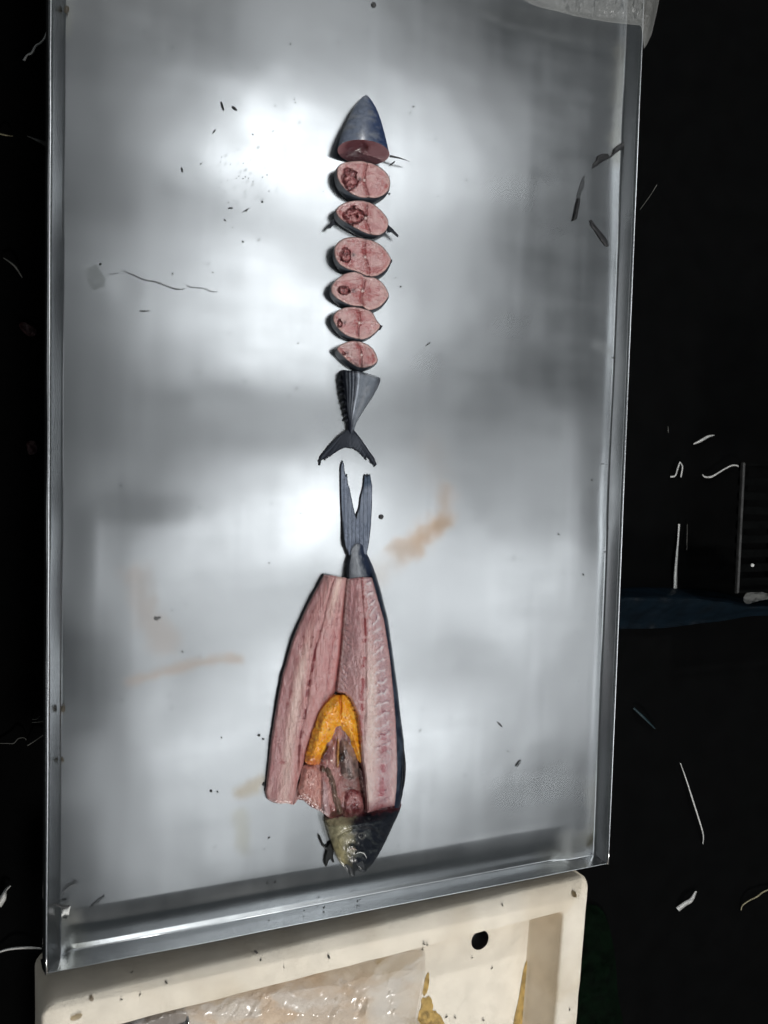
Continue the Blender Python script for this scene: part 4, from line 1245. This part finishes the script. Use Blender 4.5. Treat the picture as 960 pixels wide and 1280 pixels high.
def bag_c(x, y, d):
    n = fbm(x / 45, y / 22, 501); n2 = fbm(x / 12, y / 8, 502)
    col = mix(np.tile([0.84, 0.77, 0.69], (len(x), 1)), np.array([0.80, 0.60, 0.43]), sm(0.48, 0.68, n))
    col = mix(col, np.array([0.62, 0.53, 0.47]), 0.4 * sm(0.45, 0.7, n2))
    col = mix(col, np.array([0.60, 0.44, 0.31]), 0.5 * sm(0.5, 0.66, fbm(x / 60 + 3, y / 26, 504)))
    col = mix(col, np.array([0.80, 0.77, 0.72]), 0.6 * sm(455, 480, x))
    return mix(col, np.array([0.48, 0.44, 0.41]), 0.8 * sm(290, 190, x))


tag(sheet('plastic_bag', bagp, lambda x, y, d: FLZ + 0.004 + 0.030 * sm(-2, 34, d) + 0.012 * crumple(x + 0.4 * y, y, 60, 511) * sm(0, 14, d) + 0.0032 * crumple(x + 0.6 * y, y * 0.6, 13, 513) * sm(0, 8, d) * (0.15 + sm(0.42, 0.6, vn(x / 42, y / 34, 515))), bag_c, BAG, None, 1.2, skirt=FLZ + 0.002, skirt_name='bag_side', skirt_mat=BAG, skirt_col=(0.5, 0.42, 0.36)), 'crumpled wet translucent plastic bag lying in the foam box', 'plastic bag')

# ------------------------------------------------------------------ clear plastic draped over the tray's far corner
fp = [(618, -16), (640, -8), (654, 0), (666, 6), (678, 10), (700, 15), (718, 20), (741, 24.5), (762, 28), (781, 30), (801, 32), (803.5, 44), (804.8, 61), (809, 55), (814.5, 43), (820, 20), (824, 0), (826, -18)]


def film_z(x, y, d):
    return np.where(x < 806, 0.024, 0.024 - 0.006 * (x - 806) / 10) + 0.009 * crumple(x, y * 0.6, 24, 601) * sm(0, 8, d) + 0.0012 * crumple(x + y, y, 11, 602)


tag(sheet('clear_plastic_sheet', np.array(fp, float), film_z, None, FILM, None, 0.8), 'crumpled clear plastic sheet draped over the far corner of the steel tray', 'plastic sheet')

# ------------------------------------------------------------------ things on the dark ground
tarp = smooth_line([(700, 742), (760, 739), (800, 736), (860, 737), (900, 741), (930, 748), (962, 750), (990, 752), (990, 768), (940, 770), (905, 776), (870, 780), (830, 785), (780, 786), (700, 786)], 3, True)
tag(sheet('blue_plastic_sheet', tarp, lambda x, y, d: GZ + 0.004 + 0.05 * sm(786, 742, y) * sm(-2, 16, d + 3) + 0.012 * (fbm(x / 26, y / 12, 702) - 0.5), None, BLUE, None, 2.0, skirt=GZ, skirt_name='sheet_edge'), 'dark blue plastic sheet folded on the ground at the side of the tray', 'plastic sheet')
tag(sheet('clear_wrapper', smooth_line([(929, 748), (934, 741), (946, 738), (960, 742), (975, 741), (975, 750), (960, 749), (945, 752), (934, 755)], 3, True), lambda x, y, d: -0.075 + 0.008 * crumple(x, y, 12, 711), None, FILM, None, 0.9), 'small crumpled clear wrapper on the end of the dark blue sheet', 'wrapper')
tag(sheet('green_cloth', smooth_line([(726, 1150), (742, 1132), (757, 1145), (768, 1190), (772, 1240), (776, 1300), (715, 1300)], 4, True), lambda x, y, d: GZ + 0.003 + 0.02 * fbm(x / 20, y / 30, 721) * sm(0, 14, d), None, GREEN, None, 2.0, skirt=GZ, skirt_name='cloth_edge'), 'very dark green cloth lying on the ground along the foam box', 'cloth')

# black basket
bk = thing('black_basket', 'black plastic basket with a worn pale corner edge, half out of the picture', 'basket', P(960, 660, GZ))
a0 = P(931, 578, GZ + 0.12); a1 = P(922, 742, GZ + 0.12)
x0, ytop, ybot = a0[0] - 0.002, a0[1], a1[1]


def bar(name, lo, hi, mt, parent):
    (xa, ya, za), (xb, yb, zb) = lo, hi
    V = [(xa, ya, za), (xb, ya, za), (xb, yb, za), (xa, yb, za), (xa, ya, zb), (xb, ya, zb), (xb, yb, zb), (xa, yb, zb)]
    f = [(3, 2, 1, 0), (4, 5, 6, 7), (0, 1, 5, 4), (1, 2, 6, 5), (2, 3, 7, 6), (3, 0, 4, 7)]
    o = link(name, V, f, mt, parent, smooth=False)
    bv = o.modifiers.new('bevel', 'BEVEL'); bv.width = 0.0015; bv.segments = 2
    return o


zt = GZ + 0.12
bar('rim_bar', (x0, ybot, zt - 0.006), (x0 + 0.004, ytop, zt), BASKETEDGE, bk)
bar('rim_bar', (x0 + 0.004, ytop - 0.004, zt - 0.006), (x0 + 0.25, ytop, zt - 0.001), BASKET, bk)
bar('rim_bar', (x0 + 0.004, ybot, zt - 0.006), (x0 + 0.25, ybot + 0.004, zt - 0.001), BASKET, bk)
for i in range(9):
    y = ybot + (ytop - ybot) * (i + 0.4) / 9
    bar('slat', (x0 + 0.005, y, zt - 0.014), (x0 + 0.25, y + 0.011, zt - 0.008), BASKET, bk)
for i in range(4):
    bar('cross_slat', (x0 + 0.018 + i * 0.05, ybot + 0.005, zt - 0.021), (x0 + 0.026 + i * 0.05, ytop - 0.005, zt - 0.015), BASKET, bk)
tag(sheet('white_crumb', smooth_line([(939, 706), (941, 704.5), (943, 706.5), (941.5, 708.5), (939.5, 708)], 3, True), lambda x, y, d: zt - 0.007 + 0.002 * sm(0, 2, d), None, STRAW, None, 0.7, skirt=zt - 0.0085, skirt_name='crumb_edge'), 'tiny white crumb lying in the black basket', 'crumb')

G1 = 'plastic straw scraps on the dark ground'
for name, pts, w, mt, label in (
    ('plastic_strip', [(61, 28), (57, 45), (51.5, 53), (44.7, 57.6), (40, 66), (34, 69), (30, 76)], [2, 2.5, 3, 3, 3.4, 2.4, 4], STRAW, 'kinked white plastic strip on the ground near the tray, above a faint yellowish thread'),
    ('plastic_strip', [(34, 170), (44, 174), (53, 178), (61.5, 182)], [0.8, 3, 5, 7.5], STRAWDIM, 'grey wedge shaped plastic strip pointing away from the tray rim'),
    ('plastic_strip', [(0, 167), (8, 169), (16, 170)], [2.5, 2, 0.8], STRAWYEL, 'faint yellowish thread beside the grey wedge shaped strip'),
    ('plastic_strip', [(4, 322), (12, 327), (20, 334), (28, 347)], [1, 2.4, 3.4, 1.6], STRAWDIM, 'short curved grey strip above the dark red scraps'),
    ('plastic_strip', [(40, 899), (46, 899), (50, 895)], [0.8, 1.2, 1.0], STRAWDIM, 'short hooked grey thread, topmost of the faint threads by the rim'),
    ('plastic_strip', [(40, 903), (48, 902.5), (56, 901)], [1.0, 1.4, 1.4], STRAWDIM, 'short straight grey thread touching the tray rim'),
    ('plastic_strip', [(34, 932), (45, 925), (56, 917)], [1.6, 1.4, 1.2], STRAWDIM, 'slanting grey thread running up to the tray rim'),
    ('plastic_strip', [(0, 929), (9, 929), (17, 929), (23, 923), (30, 922), (33, 925)], [1.0, 1.2, 1.2, 1.6, 1.2, 1.0], STRAWDIM, 'wavy grey thread that ends in a small hook'),
    ('plastic_strip', [(-3, 1132), (4, 1122), (7, 1113), (13, 1107)], [10, 8, 3.0, 2], STRAW, 'white torn scrap with a thin tip, above a curved white strip'),
    ('plastic_strip', [(-4, 1191), (8, 1187), (22, 1185), (38, 1184.5), (52, 1185.5)], [2.4, 3, 3.6, 3.6, 2.4], STRAW, 'long gently curved white strip near the near corner of the tray'),
    ('plastic_strip', [(867, 555), (876, 551), (885, 546), (893, 544)], [1.6, 3.6, 3.8, 1.4], STRAW, 'short slanting white strip above the curled strip by the basket'),
    ('plastic_strip', [(838, 596), (844, 594.5), (847, 586), (850, 577)], [2.4, 2.0, 2.6, 1.6], STRAW, 'bent white shred, one half of a tent shaped pair'),
    ('plastic_strip', [(850, 577.5), (853, 583), (852.5, 589), (851, 596.5)], [1.4, 2.4, 2.2, 2.2], STRAW, 'upright white shred, straighter half of a tent shaped pair'),
    ('plastic_strip', [(878, 593), (881, 596), (889, 596), (898, 591), (908, 585), (917, 581.5), (925, 584), (930, 592), (932, 602), (936, 602)], [1.2, 2, 2.6, 2, 2, 2, 2.2, 2, 2, 1], STRAW, 'long curled white strip ending at the corner of the black basket'),
    ('plastic_strip', [(849, 655), (847.6, 675), (846, 695), (844.5, 715), (844, 737)], [3, 2.6, 3.4, 4.4, 5.6], STRAW, 'long straight white strip reaching down to the dark blue sheet'),
    ('plastic_strip', [(859, 655), (858.8, 670), (858.4, 687)], [0.8, 0.9, 1.8], STRAWDIM, 'faint thin grey thread beside the long straight white strip'),
    ('plastic_strip', [(850.5, 954), (858, 975), (866, 1000), (873, 1022), (879, 1043), (878.5, 1055)], [1.0, 1.8, 2.2, 2.0, 1.8, 1.2], STRAW, 'thin white thread lying alone below the dark blue sheet'),
    ('plastic_strip', [(847, 1137), (856, 1130), (864, 1125), (870, 1114)], [6.5, 6, 5.5, 2.4], STRAW, 'short broad white strip with one pointed end'),
    ('plastic_strip', [(926.5, 1138), (928, 1132), (936, 1126), (946, 1121), (954, 1115), (966, 1110)], [1.2, 2, 1.8, 2, 2, 2], STRAWYEL, 'bent yellowish strip at the picture edge beside the short broad white strip'),
    ('plastic_strip', [(800, 262), (808, 251), (815, 241), (821, 231)], [0.8, 0.8, 0.9, 1.4], STRAWDIM, 'faint hair thin thread by the tray rim near the black torn strip'),
    ('plastic_strip', [(792, 885), (804, 896), (819, 911)], [3.0, 3.5, 1.6], TEAL, 'faint dark teal strip on the ground below the blue sheet'),
    ('plastic_strip', [(835, 533), (835.4, 541)], [1.2, 0.8], STRAWDIM, 'tiny grey speck like thread above the tent shaped shreds'),
):
    tag(ribbon(name, pts, w, GZ, mt, None, 0.008), label, 'plastic scrap', G1)
for pts, label in (([(24, 405), (31, 403), (44, 411), (45, 418), (37, 420), (28, 413)], 'upper dark red scrap on the ground, under the curved grey strip'),
                   ([(34, 553), (44, 552), (46, 565), (36, 568)], 'squarish dark red scrap on the ground, lower of two red ones')):
    tag(sheet('red_scrap', smooth_line(pts, 3, True), lambda x, y, d: GZ + 0.002 + 0.004 * fbm(x / 5, y / 5, 730), None, RED, None, 1.0, skirt=GZ, skirt_name='scrap_edge'), label, 'scrap', 'dark red scraps on the ground')

# ------------------------------------------------------------------ scraps on the tray
G2 = 'dark scraps on the steel tray'


def scrap(name, pts, mt, label, z=0.0006, sp=0.6, h=0.0016, grp=G2, cat='scrap'):
    o = sheet(name, np.array(pts, float), lambda x, y, d: z + h * sm(-0.3, 2.0, d) + h * 0.5 * (fbm(x / 3, y / 3, 740) - 0.5), None, mt, None, sp, skirt=z, skirt_name='scrap_edge')
    return tag(o, label, cat, grp)


def cs(pts):
    return [(680 + x / 6.857, 160 + y / 6.857) for x, y in pts]


scrap('skin_scrap', cs([(410, 350), (418, 310), (445, 280), (455, 240), (500, 220), (545, 218), (560, 240), (590, 225), (600, 180), (640, 145), (690, 115), (718, 95), (718, 150), (670, 178), (630, 205), (590, 240), (555, 262), (500, 290), (455, 325)]), BLACKBIT, 'black torn strip touching the tray rim, highest of the dark strips')
scrap('film_scrap', cs([(335, 405), (352, 415), (345, 500), (320, 560), (300, 620), (285, 700), (270, 790), (245, 800), (255, 720), (275, 620), (280, 560), (300, 500)]), GREYBIT, 'narrow half clear grey strip standing nearly upright')
scrap('film_scrap', cs([(290, 600), (314, 604), (300, 690), (280, 785), (250, 792), (270, 690)]), BLACKBIT, 'dark lower half of the narrow upright grey strip', z=0.0030)
scrap('film_scrap', cs([(388, 800), (405, 782), (420, 805), (470, 870), (520, 925), (548, 970), (545, 1000), (560, 995), (550, 1015), (530, 1012), (490, 965), (440, 890), (395, 830)]), BLACKBIT, 'small dark slanting strip with a hooked end, lowest of the dark strips')
scrap('film_scrap', [(78.5, 1119), (80, 1112), (86, 1106), (92, 1103), (90, 1099.5), (98, 1102.5), (96, 1107), (89, 1109), (83, 1113)], GREYBIT, 'curled dark film scrap above the white foil scrap in the tray corner')
scrap('skin_scrap', [(67, 1129), (71, 1128.5), (78, 1132), (83, 1132), (87, 1130.5), (86, 1134), (80, 1136), (72, 1132.5)], BLACKBIT, 'bent black scrap lying across the rim above the white foil scrap', z=0.006)
scrap('foil_scrap', [(76.5, 1143), (79, 1137), (84, 1135), (88.5, 1132.5), (87, 1138), (86, 1144), (81, 1143), (77, 1146)], STRAW, 'white foil scrap in the lower corner of the tray', z=0.004)
scrap('film_scrap', [(79, 1146), (84.5, 1145), (83, 1148), (80.5, 1151)], BLACKBIT, 'tiny black bit just under the white foil scrap', z=0.003)
tag(ribbon('film_scrap', [(114, 1135), (121, 1129), (131, 1120.5)], [0.7, 1.6, 1.0], 0.0004, GREYBIT, None, 0.001), 'faint slanting grey sliver near the white foil scrap', 'scrap', G2)
hair = thing('hair_strand', 'thin dark wavy hair strand on the tray beside a dull round mark', 'hair', P(215, 350, 0))
for pts, w in (([(154, 338), (168, 344), (182, 350), (195, 352), (208, 357), (220, 361), (231, 361)], [0.5, 1.0, 1.1, 1.3, 0.9, 1.5, 0.7]), ([(233, 356), (240, 359), (255, 360), (264, 364), (272, 364.5)], [0.5, 0.9, 0.7, 0.9, 0.5]), ([(137, 342), (143, 342), (149, 341)], [0.4, 0.9, 0.4])):
    ribbon('strand', pts, w, 0.0003, GREYBIT, hair, 0.0006, 0.0002)
for pts, w, label in (
    ([(276.5, 127), (280, 137.5)], [1.2, 1.8, 0.8], 'slanting dark sliver, longer one of a pair above the specks'),
    ([(290.5, 132.5), (296.5, 137.5)], [1.0, 2.2, 0.8], 'short dark sliver beside the longer slanting one'),
    ([(266, 166), (269.5, 162)], [1.2, 2.2, 0.8], 'tiny dark sliver below the pair of slanting slivers'),
    ([(227, 209), (228.6, 215)], [0.8, 1.6, 0.8], 'tiny upright dark sliver far from the other slivers'),
    ([(303.5, 265), (312, 260)], [0.6, 1.6, 0.6], 'thin slanting sliver near the pointed fish row, below the specks'),
    ([(286, 259.5), (291.5, 260)], [0.6, 1.3, 0.6], 'thin level sliver below the specks'),
    ([(175.5, 388.3), (182, 388.5), (188, 388.3)], [1.0, 1.2, 0.5], 'short straight dark dash below the hair strand'),
    ([(533, 432), (538, 428)], [0.8, 1.4, 0.6], 'small pale edged sliver beside the lower steaks'),
    ([(623, 903), (628, 909)], [0.8, 2.0, 0.8], 'small dark sliver beside the split fish, upper of two'),
    ([(646, 959), (652, 951)], [0.6, 1.1, 0.5], 'faint thin sliver beside the split fish, lower of two'),
    ([(752, 892.5), (752.4, 900), (752.4, 909)], [0.6, 1.4, 0.6], 'thin white scratch like sliver on the sloping rim'),
):
    tag(ribbon('sliver', pts, w, 0.0005, BLACKBIT if 'white' not in label else STRAW, None, 0.001), label, 'sliver', 'small slivers on the steel tray')
tag(sheet('dirt_clump', smooth_line([(193, 773), (195, 770.5), (197, 772), (200, 770.5), (202, 772.5), (199, 774), (197, 776), (194, 775.5)], 2, True), lambda x, y, d: 0.001 + 0.0015 * sm(0, 2, d), None, GREYBIT, None, 0.6, skirt=0.0004, skirt_name='clump_edge'), 'small dark grey clump in the pale stain on the tray', 'scrap', G2)

# crumbs too small and many to tell apart
V, f = [], []
spots = [(308, 263, 1.3), (328, 252, 1.6), (251, 205, 1.5), (281, 275, 1.3), (304, 302, 1.2), (316, 168, 1.2), (368, 124, 1.0), (322, 85, 1.0), (363, 55, 1.0), (501, 358, 1.4), (583, 225, 0.9), (513, 141, 0.9), (517, 133, 0.9), (698, 668, 1.5), (729, 718, 1.8), (768, 452, 1.6), (767, 447, 1.8), (754, 580, 1.2), (648, 955, 0.9), (264, 989, 1.6), (272, 990, 1.0), (324, 919, 1.6), (329, 924, 1.4), (336, 1047, 1.8), (330, 1061, 1.1), (216, 342, 1.0), (126, 330, 1.6), (416, 232, 1.0), (487, 242, 1.2), (740, 600, 1.2), (760, 660, 1.2), (757, 690, 1.0), (770, 560, 1.0), (334, 1104, 1.1), (344, 1103, 1.3), (405, 1134, 1.6), (447, 1126, 1.6), (450, 1124, 1.0), (336, 1151, 1.3), (380, 1138, 1.0), (400, 1142, 0.8),
         (330, 980, 2.2)]
spots += [(random.gauss(302, 22), random.gauss(226, 32), random.uniform(0.4, 0.8)) for _ in range(22)]
spots += [(random.uniform(95, 760), random.uniform(20, 1080), random.uniform(0.4, 0.9)) for _ in range(60)]
for px, py, r in spots:
    z0 = 0.0002 if py < 1120 else 0.004
    c = P(px, py, z0); b = len(V); n = 6
    rr = r * 0.00085
    for k in range(n):
        a = 2 * math.pi * k / n
        V.append((c[0] + rr * math.cos(a) * random.uniform(0.6, 1.3), c[1] + rr * math.sin(a) * random.uniform(0.6, 1.3), z0))
    for k in range(n):
        p = V[b + k]
        V.append((c[0] + (p[0] - c[0]) * 0.6, c[1] + (p[1] - c[1]) * 0.6, z0 + 0.0009))
    for k in range(n):
        f.append((b + k, b + (k + 1) % n, b + n + (k + 1) % n, b + n + k))
    f.append(tuple(b + n + k for k in range(n)))
tag(link('tray_crumbs', V, f, BLACKBIT, smooth=False, kind='stuff'), 'tiny dark crumbs and specks scattered over the steel tray', 'crumbs')
V, f = [], []
for px, py, z0, r in [(320, 1190, BZ, 2.4), (326, 1200, BZ, 1.4), (411, 1196, BZ, 2.4), (628, 1131, BZ, 1.8), (641, 1148, FLZ, 1.5), (646, 1151, FLZ, 1.2), (530, 1180, BZ, 1.8), (534, 1181, BZ, 1.2), (528, 1187, FLZ, 1.4), (615, 1210, FLZ, 1.4), (590, 1197, FLZ, 1.2), (558, 1271, FLZ, 1.8), (569, 1272, FLZ, 1.8), (604, 1275, FLZ, 1.8), (712, 1262, BZ, 1.4), (355, 1209, BZ, 1.0), (175, 1243, BZ, 1.2), (152, 1249, BZ, 1.2), (208, 1228, BZ, 1.8), (165, 1215, BZ, 1.4)]:
    c = P(px, py, z0 + 0.001); b = len(V); n = 6
    rr = r * 0.00085; a1 = random.uniform(0, 3)
    for k in range(n):
        a = 2 * math.pi * k / n
        dx, dy = rr * 1.5 * math.cos(a), rr * 0.6 * math.sin(a)
        V.append((c[0] + dx * math.cos(a1) - dy * math.sin(a1), c[1] + dx * math.sin(a1) + dy * math.cos(a1), z0 + 0.0009))
    for k in range(n):
        p = V[b + k]
        V.append((c[0] + (p[0] - c[0]) * 0.6, c[1] + (p[1] - c[1]) * 0.6, z0 + 0.002))
    for k in range(n):
        f.append((b + k, b + (k + 1) % n, b + n + (k + 1) % n, b + n + k))
    f.append(tuple(b + n + k for k in range(n)))
tag(link('box_crumbs', V, f, BLACKBIT, smooth=False, kind='stuff'), 'tiny dark specks of dirt on the foam box', 'crumbs')
